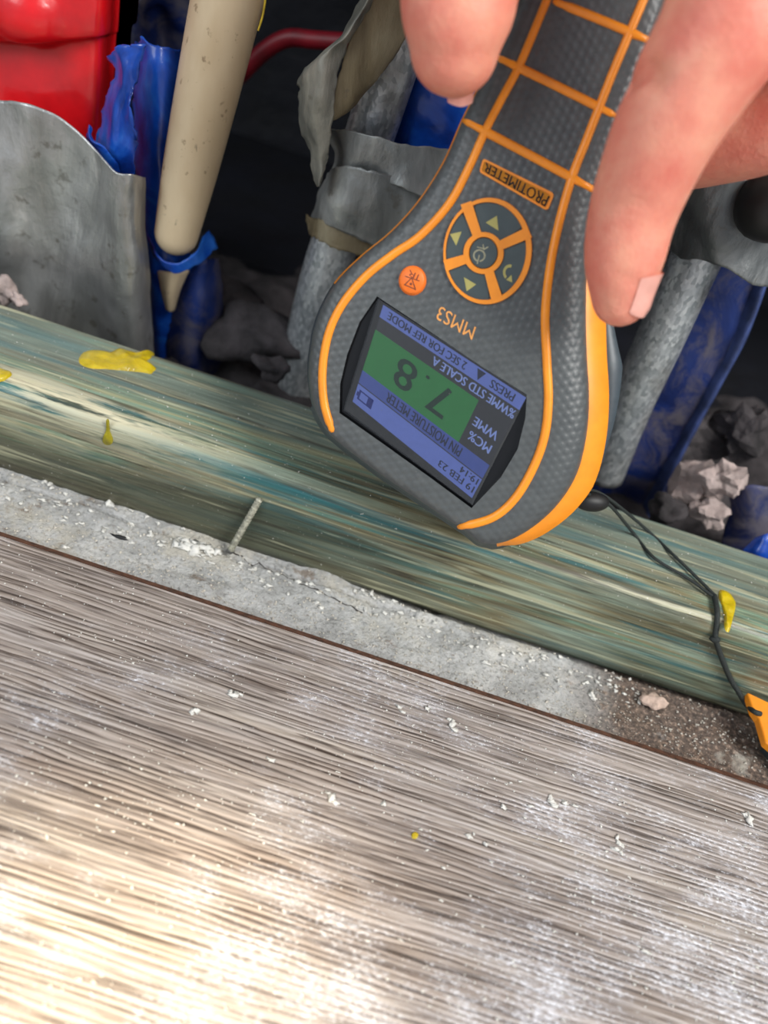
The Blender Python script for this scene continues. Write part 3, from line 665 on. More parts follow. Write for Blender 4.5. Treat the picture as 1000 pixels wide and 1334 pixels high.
# raised orange ridges
def ridge(pts, rpx, name='ridge', flat=0.75, lift=0.0):
    P = spline([(a, b, 0) for a, b in pts], 7); path = [MM(p.x, p.y, hgt(p.x, p.y)+lift) for p in P]
    m = len(path); rr = [rpx*depth(q)/FP*(1 if 2 < i < m-3 else 0.75 if 0 < i < m-1 else 0.4) for i, q in enumerate(path)]
    v, f = tube(path, rr, 12, flat=flat, up=N); o = mk(name, v, f, M_ORANGE, meter); o['label'] = 'raised orange rubber ridge'; return o
ridge([(860, -330), (800, -215), (757, -110), (712, 0), (694, 44), (675, 88), (652, 131), (632, 170), (612, 215), (585, 265), (547, 307), (511, 332), (476, 360), (446, 396), (428, 434), (420, 480), (422, 525), (433, 563)], 5.6)
ridge([(925, -330), (905, -230), (880, -110), (845, -18), (820, 42), (801, 87), (782, 135), (763, 184), (745, 230), (728, 290), (716, 350), (710, 410), (712, 470), (714, 522), (709, 568), (694, 610), (670, 650), (640, 675), (596, 687)], 5.8)
for a, b in (((720, 1), (850, 55)), ((646, 74), (802, 151)), ((602, 156), (778, 250)), ((765, -85), (880, -40)), ((800, -180), (915, -140))):
    ridge([a, ((a[0]+b[0])/2, (a[1]+b[1])/2-1), b], 5.8)
# screen recess
rw = [MM(a, b, 0) for a, b in REC]; rf = [MM(a, b, -0.0016) for a, b in REC]; m = len(REC)
mk('screen_surround', rw+rf, [(i, (i+1) % m, m+(i+1) % m, m+i) for i in range(m)]+[tuple(range(m, 2*m))], M_BLACKG, meter, smooth=False)
TL, TR, BR, BL = (614.5, 649), (459, 523), (499, 397), (685, 518)       # reading corners of the lit display
def dpx(u, v):
    a = (TL[0]+(TR[0]-TL[0])*u, TL[1]+(TR[1]-TL[1])*u); b = (BL[0]+(BR[0]-BL[0])*u, BL[1]+(BR[1]-BL[1])*u)
    return (a[0]+(b[0]-a[0])*v, a[1]+(b[1]-a[1])*v)
def dquad(u0, v0, u1, v1, off): return [MM(*dpx(u, v), off) for u, v in ((u0, v0), (u1, v0), (u1, v1), (u0, v1))]
E_DARK = m_emit('lcd_dark', (58, 58, 62), 0.4); E_BLUE = m_emit('lcd_blue', (76, 96, 178), 0.42); E_LBLUE = m_emit('lcd_light_blue', (104, 124, 205), 0.5)
E_GREEN = m_emit('lcd_green', (46, 132, 66), 0.45); E_INK = m_emit('lcd_ink', (38, 46, 76), 0.3); E_GINK = m_emit('lcd_dark_green_ink', (22, 60, 40), 0.3); E_TXT = m_emit('lcd_text', (130, 150, 215), 0.6)
def slab(q, th): return [*q, *[p-N*th for p in q]], [(0, 1, 2, 3), (4, 5, 6, 7), (0, 1, 5, 4), (1, 2, 6, 5), (2, 3, 7, 6), (3, 0, 4, 7)]
disp = mk('display', *slab(dquad(0, 0, 1, 1, -0.0012), 0.0003), E_DARK, meter, smooth=False)
mk('date_bar', *slab(dquad(0, 0.0, 1, 0.185, -0.00115), 0.0001), E_LBLUE, disp, smooth=False)
mk('title_bar', *slab(dquad(0, 0.195, 1, 0.325, -0.00115), 0.0001), E_BLUE, disp, smooth=False)
mk('reading_panel', *slab(dquad(0.245, 0.325, 1.0, 0.745, -0.00115), 0.0001), E_GREEN, disp, smooth=False)
mk('hint_bar', *slab(dquad(0, 0.875, 1, 1.0, -0.00115), 0.0001), E_LBLUE, disp, smooth=False)
# black frame strip round the display
def frame_strip():
    o = [(615, 657), (449, 533), (494, 390), (687, 515)]; i = [TL, TR, BR, BL]
    V = [MM(*p, -0.0009) for p in o]+[MM(*p, -0.0010) for p in i]+[MM(*p, -0.0015) for p in o]
    mk('display_frame', V, [(k, (k+1) % 4, 4+(k+1) % 4, 4+k) for k in range(4)]+[(k, (k+1) % 4, 8+(k+1) % 4, 8+k) for k in range(4)], simple('frame_grey', (50, 48, 46), 0.3), meter, smooth=False)
frame_strip()
FONTC = {}
def text_geo(s, bold=0.0):
    """flat letters: x in 0..1 over the line, y 0 (baseline) .. 1 (cap height)"""
    cu = bpy.data.curves.new('t', 'FONT'); cu.body = s; cu.offset = bold; cu.resolution_u = 3; ob = bpy.data.objects.new('t', cu); COL.objects.link(ob)
    me = bpy.data.meshes.new_from_object(ob); V = [v.co.copy() for v in me.vertices]; Fc = [tuple(p.vertices) for p in me.polygons]
    bpy.data.objects.remove(ob); bpy.data.meshes.remove(me)
    x0 = min(v.x for v in V); x1 = max(v.x for v in V); y0 = min(v.y for v in V); y1 = max(v.y for v in V)
    return [((v.x-x0)/(x1-x0), (v.y-y0)/(y1-y0)) for v in V], Fc
def dtext(s, u0, u1, vt, vb, mat, name='lettering', bold=0.0):
    V, Fc = text_geo(s); m_ = len(V); off = ((0, 0, 0), (0.0035, 0.0, 1e-6)) if name == 'lettering' else ((0, 0, 0), (0.008, 0, 1e-6))
    return mk(name, [MM(*dpx(u0+(u1-u0)*x+a, vb+(vt-vb)*y+b), -0.00108+c) for a, b, c in off for x, y in V], Fc+[tuple(i+m_ for i in g) for g in Fc], mat, disp, smooth=False)
dtext('19 FEB 23', 0.015, 0.30, 0.035, 0.095, E_INK); dtext('19:14', 0.015, 0.155, 0.115, 0.172, E_INK)
dtext('PIN MOISTURE METER', 0.20, 0.79, 0.215, 0.305, E_INK)
dtext('MC%', 0.04, 0.205, 0.40, 0.48, E_TXT); dtext('WME', 0.04, 0.215, 0.53, 0.61, E_TXT)
dtext('%WME STD SCALE A', 0.01, 0.60, 0.775, 0.855, E_TXT); dtext('PRESS', 0.06, 0.225, 0.90, 0.975, E_INK)
dtext('2 SEC FOR REF MODE', 0.40, 0.95, 0.90, 0.975, E_INK)
dtext('7', 0.40, 0.53, 0.40, 0.68, E_GINK, 'digit'); dtext('.', 0.575, 0.595, 0.635, 0.665, E_GINK, 'decimal_point'); dtext('8', 0.655, 0.79, 0.40, 0.68, E_GINK, 'digit')
mk('arrow_mark', [MM(*dpx(u, v), -0.00108) for u, v in ((0.275, 0.985), (0.335, 0.985), (0.305, 0.89))], [(0, 1, 2)], E_INK, disp, smooth=False)
# battery mark
def lineq(pts, wd, closed=True):
    V = []; Fc = []
    for i in range(len(pts) if closed else len(pts)-1):
        a = Vector(pts[i]); b = Vector(pts[(i+1) % len(pts)]); d = (b-a).normalized(); s = Vector((-d.y, d.x))*wd; a = a-d*wd; b = b+d*wd
        k = len(V); V += [a+s, b+s, b-s, a-s]; Fc.append((k, k+1, k+2, k+3))
    return V, Fc
V, Fc = lineq([(0.87, 0.06), (0.97, 0.06), (0.97, 0.14), (0.87, 0.14)], 0.007)
k = len(V); V += [Vector(p) for p in ((0.87, 0.06), (0.905, 0.06), (0.905, 0.14), (0.87, 0.14), (0.975, 0.08), (0.99, 0.08), (0.99, 0.12), (0.975, 0.12))]; Fc += [(k, k+1, k+2, k+3), (k+4, k+5, k+6, k+7)]
mk('battery_mark', [MM(*dpx(p.x, p.y), -0.00108) for p in V], Fc, m_emit('lcd_navy', (30, 44, 130), 0.4), disp, smooth=False)
gq = [MM(*p, -0.0003) for p in ((615, 658), (447, 534), (492, 389), (687, 515))]
mk('screen_glass', *slab(gq, 0.0002), m_glass(), meter, smooth=False)
# printed model lettering
def qtext(s, tl, tr, br, bl, off, mat, name, parent, bold=0.0, inset=(0, 0, 1, 1), heavy=False):
    V, Fc = text_geo(s, bold); out = []
    for x, y in V:
        x = inset[0]+(inset[2]-inset[0])*x; y = inset[1]+(inset[3]-inset[1])*y
        t = (tl[0]+(tr[0]-tl[0])*x, tl[1]+(tr[1]-tl[1])*x); b = (bl[0]+(br[0]-bl[0])*x, bl[1]+(br[1]-bl[1])*x)
        out.append(MM(b[0]+(t[0]-b[0])*y, b[1]+(t[1]-b[1])*y, off))
    if heavy:
        m_ = len(out); sh = (Vector(out[0])*0+SD*0.00011); out = out+[p+sh for p in out]; Fc = Fc+[tuple(i+m_ for i in g) for g in Fc]
    return mk(name, out, Fc, mat, parent, smooth=False)
qtext('MMS3', (614.5, 443), (567, 415), (573.5, 398), (620, 426), 0.00012, M_PRINTO, 'model_lettering', meter)
# badge
def rrect(c, n=5, r=0.12):
    """rounded quad in pixel space"""
    P = []; 
    for i in range(4):
        a = Vector(c[i]); p = Vector(c[i-1]); q = Vector(c[(i+1) % 4]); dp = (p-a).normalized(); dq = (q-a).normalized(); s = r*min((p-a).length, (q-a).length)
        for k in range(n+1):
            t = k/n; P.append((a+dp*s)*(1-t)**2+a*2*t*(1-t)+(a+dq*s)*t*t)
    return P
def prism(pxs, o1, o0): 
    m = len(pxs); return [MM(p[0], p[1], o1) for p in pxs]+[MM(p[0], p[1], o0) for p in pxs], [tuple(range(m)), tuple(range(m, 2*m))]+[(i, (i+1) % m, m+(i+1) % m, m+i) for i in range(m)]
bq = [(713, 275), (624, 224), (629, 206), (722, 252)]
bcen = Vector((sum(p[0] for p in bq)/4, sum(p[1] for p in bq)/4))
badge = mk('badge', *prism(rrect(bq, 5, 0.22), 0.0004, -0.0003), M_ORANGE, meter, smooth=False)
M_GOLD = simple('badge_gold', (196, 124, 30), 0.22, 0.5, 0.15, 300)
inn = [tuple(bcen+(Vector(p)-bcen)*0.0+Vector(((p[0]-bcen.x)*0.94, (p[1]-bcen.y)*0.94))) for p in bq]
mk('badge_plate', *prism(rrect([(710.5, 270), (627, 222), (630.5, 210), (717.5, 254)], 5, 0.2), 0.0006, 0.0003), M_GOLD, badge, smooth=False)
qtext('PROTIMETER', (709, 269.5), (629, 223), (632.5, 211), (715.5, 255.5), 0.00063, simple('badge_letter', (22, 18, 16), 0.2), 'badge_lettering', badge, heavy=True)
# navigation pad
CX, CY = 635.0, 327.0
def ell(cx, cy, a, b, n, rot=0.10): 
    out = []
    for k in range(n):
        t = 2*PI*k/n; x = a*math.cos(t); y = b*math.sin(t); out.append((cx+x*math.cos(rot)-y*math.sin(rot), cy+x*math.sin(rot)+y*math.cos(rot)))
    return out
def annulus(o, i, top, bot):
    m = len(o); V = [MM(p[0], p[1], bot) for p in o]+[MM(p[0], p[1], top) for p in [( (o[k][0]*0.9+i[k][0]*0.1), (o[k][1]*0.9+i[k][1]*0.1)) for k in range(m)]]+[MM(p[0], p[1], top) for p in [((o[k][0]*0.15+i[k][0]*0.85), (o[k][1]*0.15+i[k][1]*0.85)) for k in range(m)]]+[MM(p[0], p[1], bot) for p in i]
    return V, ringfaces(4, m)
HX, HY = 629.6, 329.6
parts = [annulus(ell(635, 327, 58, 70, 72), ell(632.5, 327, 51.5, 63, 72), 0.0009, -0.0002), annulus(ell(HX, HY, 27, 28, 48), ell(HX, HY, 18, 20, 48), 0.0009, -0.0002)]
SPK = [(608, 268), (686, 304), (646, 386), (583, 345)]
def rim(dx, dy):   # where a spoke meets the ring
    d = Vector((dx, dy)).normalized(); return d
for k, (sx, sy) in enumerate(SPK):
    d = Vector((sx-HX, sy-HY)); L = d.length; d.normalize(); s = Vector((-d.y, d.x)); a = Vector((HX, HY))+d*22; b = Vector((HX, HY))+d*(L+4); w0, w1 = 6.0, 7.5
    q = [a+s*w0, b+s*w1, b-s*w1, a-s*w0]; parts.append(prism(q, 0.00085, -0.0002))
o = mk('navigation_ring', *merge(parts), M_ORANGE, meter); 
md = o.modifiers.new('edge', 'EDGE_SPLIT'); md.split_angle = 0.7
# recessed button sectors
def ang(p): return math.atan2(p[1]-HY, p[0]-HX)
angs = sorted(ang(p) for p in SPK)
secs = []
for k in range(4):
    a0 = angs[k]; a1 = angs[(k+1) % 4]
    if a1 < a0: a1 += 2*PI
    secs.append((a0+0.17, a1-0.17, a0, a1))
def sector(a0, a1, top):
    P = []
    M_ = 14
    for i in range(M_+1):
        a = a0+(a1-a0)*i/M_; ca, sa = math.cos(a), math.sin(a)
        # distance from hub centre to the ring's inner ellipse
        t = 30
        while True:
            x = HX+ca*t-632.5; y = HY+sa*t-327
            if (x/51.0)**2+(y/62.5)**2 >= 1 or t > 90: break
            t += 0.5
        P.append((HX+ca*(t+2), HY+sa*(t+2)))
    for i in range(M_+1):
        a = a1+0.10-(a1-a0+0.20)*i/M_; P.append((HX+math.cos(a)*26, HY+math.sin(a)*27))
    return prism(P, top, -0.0006)
tris = {0: None}
icons = [[(632.4, 290), (647, 281), (649, 300.4)], [(586, 305), (601, 301.6), (594, 320)], [(604, 361), (620, 370.6), (607.6, 379.4)]]
for k, (a0, a1, r0, r1) in enumerate(secs):
    b = mk('navigation_button', *sector(a0, a1, 0.00035), M_BUTTON, meter, smooth=False)
    mid = (r0+r1)/2; done = False
    for tr_ in icons:
        c = (sum(p[0] for p in tr_)/3, sum(p[1] for p in tr_)/3); a = ang(c)
        if any(r0 < a+q < r1 for q in (0, 2*PI)):
            mk('arrow_symbol', [MM(*p, 0.00042) for p in tr_], [(0, 1, 2)], M_ICON, b, smooth=False); done = True
    if not done:   # curved return arrow
        V = []; Fc = []
        for i in range(11):
            t = math.radians(-70-i*16); 
            for rr_ in (9.6, 6.0): V.append((663.5+rr_*math.cos(t)*0.9, 355+rr_*math.sin(t)*1.1))
        Fc = [(2*i, 2*i+1, 2*i+3, 2*i+2) for i in range(10)]; kk = len(V); V += [(659, 364.5), (667, 368), (666, 358)]; Fc.append((kk, kk+1, kk+2))
        mk('return_symbol', [MM(*p, 0.00042) for p in V], Fc, M_ICON, b, smooth=False)
pb = mk('power_button', *prism(ell(HX, HY, 17.6, 19.6, 36), 0.0004, -0.0004), M_BUTTON, meter, smooth=False)
V = []; Fc = []
for i in range(25):
    t = math.radians(110+i*14)
    for r_ in (8.2, 6.2): V.append((624+r_*math.cos(t), 333+r_*math.sin(t)))
Fc = [(2*i, 2*i+1, 2*i+3, 2*i+2) for i in range(24)]
for a, b in (((624, 333), (621.5, 343)), ((622, 322), (630, 324)), ((630, 324), (629, 319)), ((630, 325), (635, 322))):
    L, G = lineq([a, b], 0.8, False); kk = len(V); V += [tuple(p) for p in L]; Fc += [tuple(i+kk for i in g) for g in G]
mk('power_symbol', [MM(p[0], p[1], 0.00045) for p in V], Fc, simple('grey_print', (160, 158, 130), 0.5), pb, smooth=False)
# round orange button
parts = []
e0 = ell(537.5, 366, 18.5, 20, 40); e1 = ell(536.5, 364.5, 17, 18.5, 40); e2 = ell(536, 364, 14.5, 16, 40)
V = [MM(*p, -0.0004) for p in e0]+[MM(*p, 0.0009) for p in e1]+[MM(*p, 0.0013) for p in e2]
lb = mk('laser_button', V, ringfaces(3, 40)+[tuple(range(80, 120))], M_BTNO, meter); lb['label'] = 'round raised orange button'
V, Fc = lineq([(527, 371), (541, 377), (536, 362)], 0.7)
M_RINK = simple('brown_print', (120, 60, 30), 0.5)
mk('warning_symbol', [MM(p[0], p[1], 0.00135) for p in V], Fc, M_RINK, lb, smooth=False)
mk('symbol_dot', [MM(p[0], p[1], 0.00137) for p in ell(535, 370, 1.8, 1.8, 10)], [tuple(range(10))], M_RINK, lb, smooth=False)
qtext('IR', (543, 365), (530, 358), (533, 351), (546, 358), 0.00135, M_RINK, 'button_lettering', lb)
V, Fc = lineq([(528, 360), (546, 366)], 0.6, False); mk('symbol_line', [MM(p[0], p[1], 0.00136) for p in V], Fc, M_RINK, lb, smooth=False)
# lanyard lug on the lower right flank, pins at the end touching the timber
# ------------------------------------------------------------------ strap, toggle and end cap
def P_top(px, py, lift=0.0012): return atZ(px, py, BH+lift)
strap = empty('wrist_strap', P_top(770, 655), 'thin dark cord looped from the meter across the timber to an orange cap', 'cord')
st = MM(752, 640, -0.010)
s1 = [st, at_depth(775, 640, 0.245), at_depth(800, 655, 0.252), P_top(842, 690), P_top(880, 726), P_top(912, 757), P_top(931, 776)]
s2 = [st, at_depth(778, 648, 0.244), at_depth(797, 661, 0.250), P_top(825, 695), P_top(852, 727), P_top(895, 753), P_top(930, 778)]
def front_face(px, py, l=0.0012): return on_plane(px, py, (0, -l, 0), Vector((0, 1, 0)))
def rest(px, py):
    a = P_top(px, py)
    if a.y > 0.004: return a
    b = front_face(px, py); return b if b.z < BH-0.003 else atZ(px, py, BH+0.0008)
for s in (s1, s2): mk('cord_strand', *tube(spline(s, 8), 0.00052, 8), M_CORD, strap)
s3 = [rest(*p) for p in ((930, 776), (934, 800), (931, 830))]; mk('cord_strand', *tube(spline(s3, 8), 0.00085, 8), M_CORD, strap)
kn = rest(931, 832); v, f = icorock(kn, (.0014, .0013, .0014), 2, 2, 0.3); mk('knot', v, f, M_CORD, strap)
s4 = [rest(*p) for p in ((931, 832), (940, 858), (951, 884))]+[front_face(962, 902, 0.0018), front_face(972, 918, 0.003), atZ(982, 927, 0.0116), atZ(990, 930, 0.0114)]
mk('cord_tail', *tube(spline(s4, 8), 0.00085, 8), M_CORD, strap)
a = at_depth(748, 652, 0.238); b = at_depth(793, 655, 0.240); path = [a+(b-a)*t for t in [i/14 for i in range(15)]]
v, f = tube(path, [max(0.0002, 0.0029*math.sqrt(max(0, 1-(2*i/14-1)**2))) for i in range(15)], 18); o = mk('toggle', v, f, M_BLACK, strap); o['label'] = 'black oval cord toggle'
# end cap
cap = empty('pin_cap', atZ(1000, 960, 0.0), 'orange and dark grey meter cap tied to the cord at the right edge', 'cap')
c0 = atZ(1003, 985, 0.005)
bm = bmesh.new(); bmesh.ops.create_cube(bm, size=1.0); bmesh.ops.bevel(bm, geom=bm.edges[:], offset=0.18, segments=3, affect='EDGES')
rm = Matrix.Rotation(-0.9, 3, 'Z')
cv = [rm @ Vector((v.co.x*0.018, v.co.y*0.012, v.co.z*0.009))+atZ(1030, 985, 0.005) for v in bm.verts]; cf = [tuple(v.index for v in fc.verts) for fc in bm.faces]; bm.free()
mk('cap_body', cv, cf, M_SHELLD, cap)
print('tab', atZ(973, 901, .011), atZ(997, 966, .011), atZ(962,902,.004), front_face(972,918,.002))
q = [(973, 901), (1000, 914), (1030, 925), (1020, 985), (997, 966), (988, 935), (981, 925)]
top = [atZ(p[0], p[1], 0.0110) for p in q]; bot = [p-Vector((0, 0, 0.003)) for p in top]; m = len(q)
o = mk('orange_tab', top+bot, [tuple(range(m)), tuple(range(m, 2*m))]+[(i, (i+1) % m, m+(i+1) % m, m+i) for i in range(m)], M_ORANGE, cap, smooth=False, bevel=0.0006); o['label'] = 'orange rubber tab'

# ------------------------------------------------------------------ hand
def hand():
    K = lambda a, b, d: at_depth(a, b, d)
    mm = 0.001
    chains = {
     'index': [(K(808, 388, .189), 6.6), (K(812, 340, .185), 8.7), (K(826, 270, .180), 9.6), (K(862, 180, .171), 10.6), (K(905, 100, .165), 11.8), (K(950, 20, .160), 12.6), (K(965, -90, .157), 12.2), (K(978, -200, .153), 12.5), (K(990, -330, .150), 13.5)],
     'middle': [(K(838, 212, .226), 7), (K(870, 206, .218), 8.5), (K(930, 190, .208), 9.5), (K(1010, 165, .199), 10.2), (K(1100, 110, .190), 11), (K(1120, 0, .182), 11.2), (K(1110, -150, .176), 11.5), (K(1090, -300, .172), 13)],
     'ring': [(K(860, 120, .250), 6.5), (K(900, 110, .243), 8), (K(980, 70, .232), 9), (K(1070, 30, .222), 9.8), (K(1160, -30, .213), 10.2), (K(1170, -150, .203), 10.6), (K(1160, -290, .192), 12)],
     'little': [(K(930, 20, .268), 5.5), (K(980, 5, .262), 7), (K(1060, -30, .252), 8), (K(1140, -70, .242), 8.6), (K(1200, -170, .228), 9), (K(1200, -290, .212), 10.5)],
     'thumb': [(K(592, 64, .178), 9.6), (K(595, 25, .175), 11.8), (K(602, -40, .172), 12.4), (K(622, -120, .168), 11.2), (K(650, -200, .166), 12), (K(700, -330, .163), 13.5), (K(770, -470, .160), 15.5)]}
    wrist = K(940, -800, .150); el = Vector((0.16, -0.08, 0.62))
    parts = []
    def chain(c, n=6):
        P = spline([p for p, r in c], n); rr = [x.x*mm for x in spline([Vector((r, 0, 0)) for p, r in c], n)]
        parts.append(tube(P, rr, 20, roundcap=True))
    for c in chains.values(): chain(c)
    mcp = [chains[k][-1][0] for k in ('index', 'middle', 'ring', 'little')]
    for p, r in zip(mcp, (14, 13.5, 12.5, 11.5)): chain([(p, r), ((p+wrist)/2, r+1.5), (wrist, 15)])
    chain([((mcp[0]+mcp[1])/2, 13), ((mcp[0]+mcp[1])/2*0.5+wrist*0.5, 16), (wrist, 16)])
    chain([((mcp[2]+mcp[1])/2, 12.5), ((mcp[2]+mcp[1])/2*0.5+wrist*0.5, 15), (wrist, 16)])
    chain([(chains['thumb'][-1][0], 15.5), (chains['thumb'][-1][0]*0.5+mcp[0]*0.5, 15), (mcp[0], 13)])
    chain([(chains['thumb'][-1][0], 15.5), (chains['thumb'][-1][0]*0.4+wrist*0.6, 17), (wrist, 17)])
    side = (mcp[3]-mcp[0]).normalized()
    for s in (-0.010, 0.0, 0.010):
        chain([(wrist+side*s, 17), (wrist*0.7+el*0.3+side*s*1.1, 21), (wrist*0.3+el*0.7+side*s*1.2, 27), (el+side*s*1.2, 30)])
    v, f = merge(parts)
    o = mk('t', v, f, M_SKIN); md = o.modifiers.new('r', 'REMESH'); md.mode = 'VOXEL'; md.voxel_size = 0.0013
    md = o.modifiers.new('s', 'SMOOTH'); md.factor = 0.5; md.iterations = 7
    dg = bpy.context.evaluated_depsgraph_get(); me = bpy.data.meshes.new_from_object(o.evaluated_get(dg)); bpy.data.objects.remove(o)
    # skin creases as shallow grooves, and a soft fold where the finger bends
    cre = [(K(803, 352, .176), K(846, 378, .180), .0009, .0005), (K(775, 262, .172), K(846, 262, .168), .0010, .00045), (K(780, 274, .172), K(848, 270, .168), .0009, .0003), (K(838, 88, .160), K(880, 112, .150), .0020, .0024), (K(540, 95, .168), K(600, 108, .167), .0010, .0004)]
    for vv in me.vertices:
        p = vv.co
        for a, b, wd, dp in cre:
            ab = b-a; t = max(0, min(1, (p-a).dot(ab)/ab.length_squared)); q = a+ab*t; r = (p-CAM); q2 = (q-CAM)
            # distance measured across the skin: compare along the surface only
            d = (p-q); d = d-F*d.dot(F)
            if abs((p-q).dot(F)) < 0.010 and d.length < wd*2.5: vv.co = vv.co - vv.normal*dp*math.exp(-(d.length/wd)**2)
    for p in me.polygons: p.use_smooth = True
    me.name = 'hand'; h = bpy.data.objects.new('hand', me); COL.objects.link(h)
    md = h.modifiers.new('subdivision', 'SUBSURF'); md.levels = 1; md.render_levels = 1
    tag(h, 'bare right hand reaching down from the top, thumb and fingers pinching the meter handle', 'hand')
    return h, chains
HAND, CH = hand()
from mathutils.bvhtree import BVHTree
BV = BVHTree.FromPolygons([v.co for v in HAND.data.vertices], [tuple(p.vertices) for p in HAND.data.polygons])
def nail(tip, base, facing, spread, t0, t1, over, name='fingernail'):
    """curved nail plate cast onto the finger: t0..t1 along base->tip, then a free edge that runs over the tip"""
    ax = (tip-base); L = ax.length; ax.normalize(); fc = (facing-ax*facing.dot(ax)).normalized(); sd = ax.cross(fc); V = []; A, B = 12, 10; last = None
    for i in range(B+1):
        t = t0+(t1-t0)*i/B; row = []
        for k in range(A+1):
            s_ = -1+2*k/A; tt = t+0.10*s_*s_*(1-2*i/B); a = s_*spread; d = fc*math.cos(a)+sd*math.sin(a); c = base+ax*L*tt
            hit = BV.ray_cast(c+d*0.03, -d)[0]
            row.append((hit if hit is not None else BV.find_nearest(c+d*0.004)[0])+d*(0.0002+0.00045*(1-s_*s_)))
        V += row; last = row
    mid = sum(last, Vector())/len(last)
    V += [p+ax*over+(mid-p)*0.12 for p in last]
    Fc = [(i*(A+1)+k, i*(A+1)+k+1, (i+1)*(A+1)+k+1, (i+1)*(A+1)+k) for i in range(B+1) for k in range(A)]
    return mk(name, V, Fc, M_FNAIL, HAND)
nail(at_depth(808, 388, .189), at_depth(820, 330, .185), (R*0.72-U*0.25-F*0.42), 0.85, 0.30, 1.30, 0.0004)
nail(at_depth(598, 68, .180), at_depth(602, 0, .176), (F*1.0+R*0.25), 0.62, 0.2, 1.65, 0.0042)
# ------------------------------------------------------------------ small things on timber, concrete and laminate
def blob(pts, zf, hgt_, name, label, mat, bumps=6, cat='glue'):
    """glue puddle: closed outline in pixels laid on a surface (zf maps pixel -> point, normal)"""
    ol_ = spline([(a, b, 0) for a, b in pts], 5, True); c = Vector((sum(p.x for p in ol_)/len(ol_), sum(p.y for p in ol_)/len(ol_), 0))
    V = []; L = 7; m = len(ol_)
    for k in range(L):
        s = 1-k/L; 
        for p in ol_:
            q = c+(p-c)*s; w3, n3 = zf(q.x, q.y); hh = hgt_*math.sqrt(max(0, 1-s**4))*(1+0.7*noise.noise(w3*260))
            V.append(w3+n3*(hh if k else -0.0003))
    w3, n3 = zf(c.x, c.y); V.append(w3+n3*hgt_); f = ringfaces(L, m)+[((L-1)*m+i, (L-1)*m+(i+1) % m, L*m) for i in range(m)]
    return tag(mk(name, V, f, mat), label, cat)
ztop = lambda a, b: (atZ(a, b, BH), Vector((0, 0, 1)))
zfro = lambda a, b: (front_face(a, b, 0), Vector((0, -1, 0)))
zarr = lambda a, b: ((lambda p: p if p.y > 0.002 else front_face(a, b, 0))(atZ(a, b, BH)), Vector((0, -.6, .8)))
blob([(100, 466), (112, 456), (140, 460), (158, 455), (180, 460), (198, 457), (200, 466), (192, 472), (207, 482), (200, 489), (188, 487), (160, 484), (120, 482), (102, 476)], ztop, 0.0014, 'glue_blob', 'large dried yellow glue blob on the timber top at left', M_GLUE)
blob([(-8, 480), (4, 482), (16, 487), (12, 493), (2, 496), (-8, 496)], ztop, 0.0009, 'glue_blob', 'small yellow glue spot on the timber cut by the left edge', M_GLUE)
blob([(936, 768), (946, 770), (958, 785), (955, 805), (950, 822), (944, 818), (943, 800), (938, 785)], ztop, 0.0010, 'glue_blob', 'yellow glue smear on the timber beside the cord knot', M_GLUE)
blob([(139, 546), (142, 548), (143, 560), (148, 574), (144, 581), (136, 580), (133, 574), (138, 562)], zarr, 0.0009, 'glue_drip', 'thin olive glue drip running down the timber edge at left', M_GLUED)
blob([(536, 1086), (541, 1084), (545, 1088), (542, 1093), (536, 1092)], lambda a, b: (atZ(a, b, LT), Vector((0, 0, 1))), 0.0004, 'glue_spot', 'tiny yellow glue speck on the laminate below the middle', M_GLUE)
# ribbed nail stub leaning on the timber face
a = front_face(338, 650, 0.0012); b = atZ(300, 717, 0.0022); b.y = min(b.y, -0.0035); path = [a+(b-a)*(i/40) for i in range(41)]
v, f = tube(path, [0.00095+0.00022*(i % 2) for i in range(41)], 10); nl = tag(mk('ribbed_nail', v, f, M_NAILM), 'thin pale ribbed nail leaning from the concrete against the timber', 'nail')
v, f = icorock(b, (.0012, .0012, .0012), 5, 2, 0.2); mk('nail_head', v, f, simple('grey_steel', (110, 110, 108), 0.4, 0.7), nl)
# dark slit in the concrete: flat black lump standing in for its shade
v, f = icorock(atZ(155, 699, 0.0006), (.0024, .0006, .0005), 8, 2, 0.5); tag(mk('dark_slit', v, f, M_BLACK), 'short black splinter in the concrete at left, a dark lump standing in for its shade', 'slit')
# pink pebble and plaster crumbs
v, f = icorock(atZ(853, 913, 0.0018), (.0040, .0026, .0019), 11, 3, 0.45)
tag(mk('mortar_pebble', v, f, simple('pink_mortar', (196, 172, 156), 0.9, 0, 0.12, 500, 0.0006)), 'pale pinkish mortar pebble on the concrete near the brown stain', 'pebble')
def crumbs(lst, zf, seed):
    P = []
    for k, (a, b, s_) in enumerate(lst):
        r = s_*0.00021; p = zf(a, b); p.z += r*0.4; q = 0.6+0.8*((k*0.37) % 1); P.append(icorock(p, (r*1.5*q, r*0.9/q, r*0.6), k*2.3+seed, 2, 0.9))
    return merge(P)
zc = lambda a, b: (lambda p: Vector((p.x, p.y, conc_h(p.x, p.y))))(atZ(a, b, 0)); zlam = lambda a, b: atZ(a, b, LT)
tag(mk('plaster_clump', *crumbs([(228, 708, 5), (234, 712, 6), (243, 708, 7), (252, 716, 8), (262, 711, 8), (272, 718, 7.5), (282, 720, 6), (247, 712, 8), (257, 714, 8), (267, 716, 8), (240, 716, 6), (277, 714, 5), (236, 704, 5)], zc, 1), M_PLAST), 'lumpy white plaster clump stuck on the concrete below the ribbed nail', 'plaster')
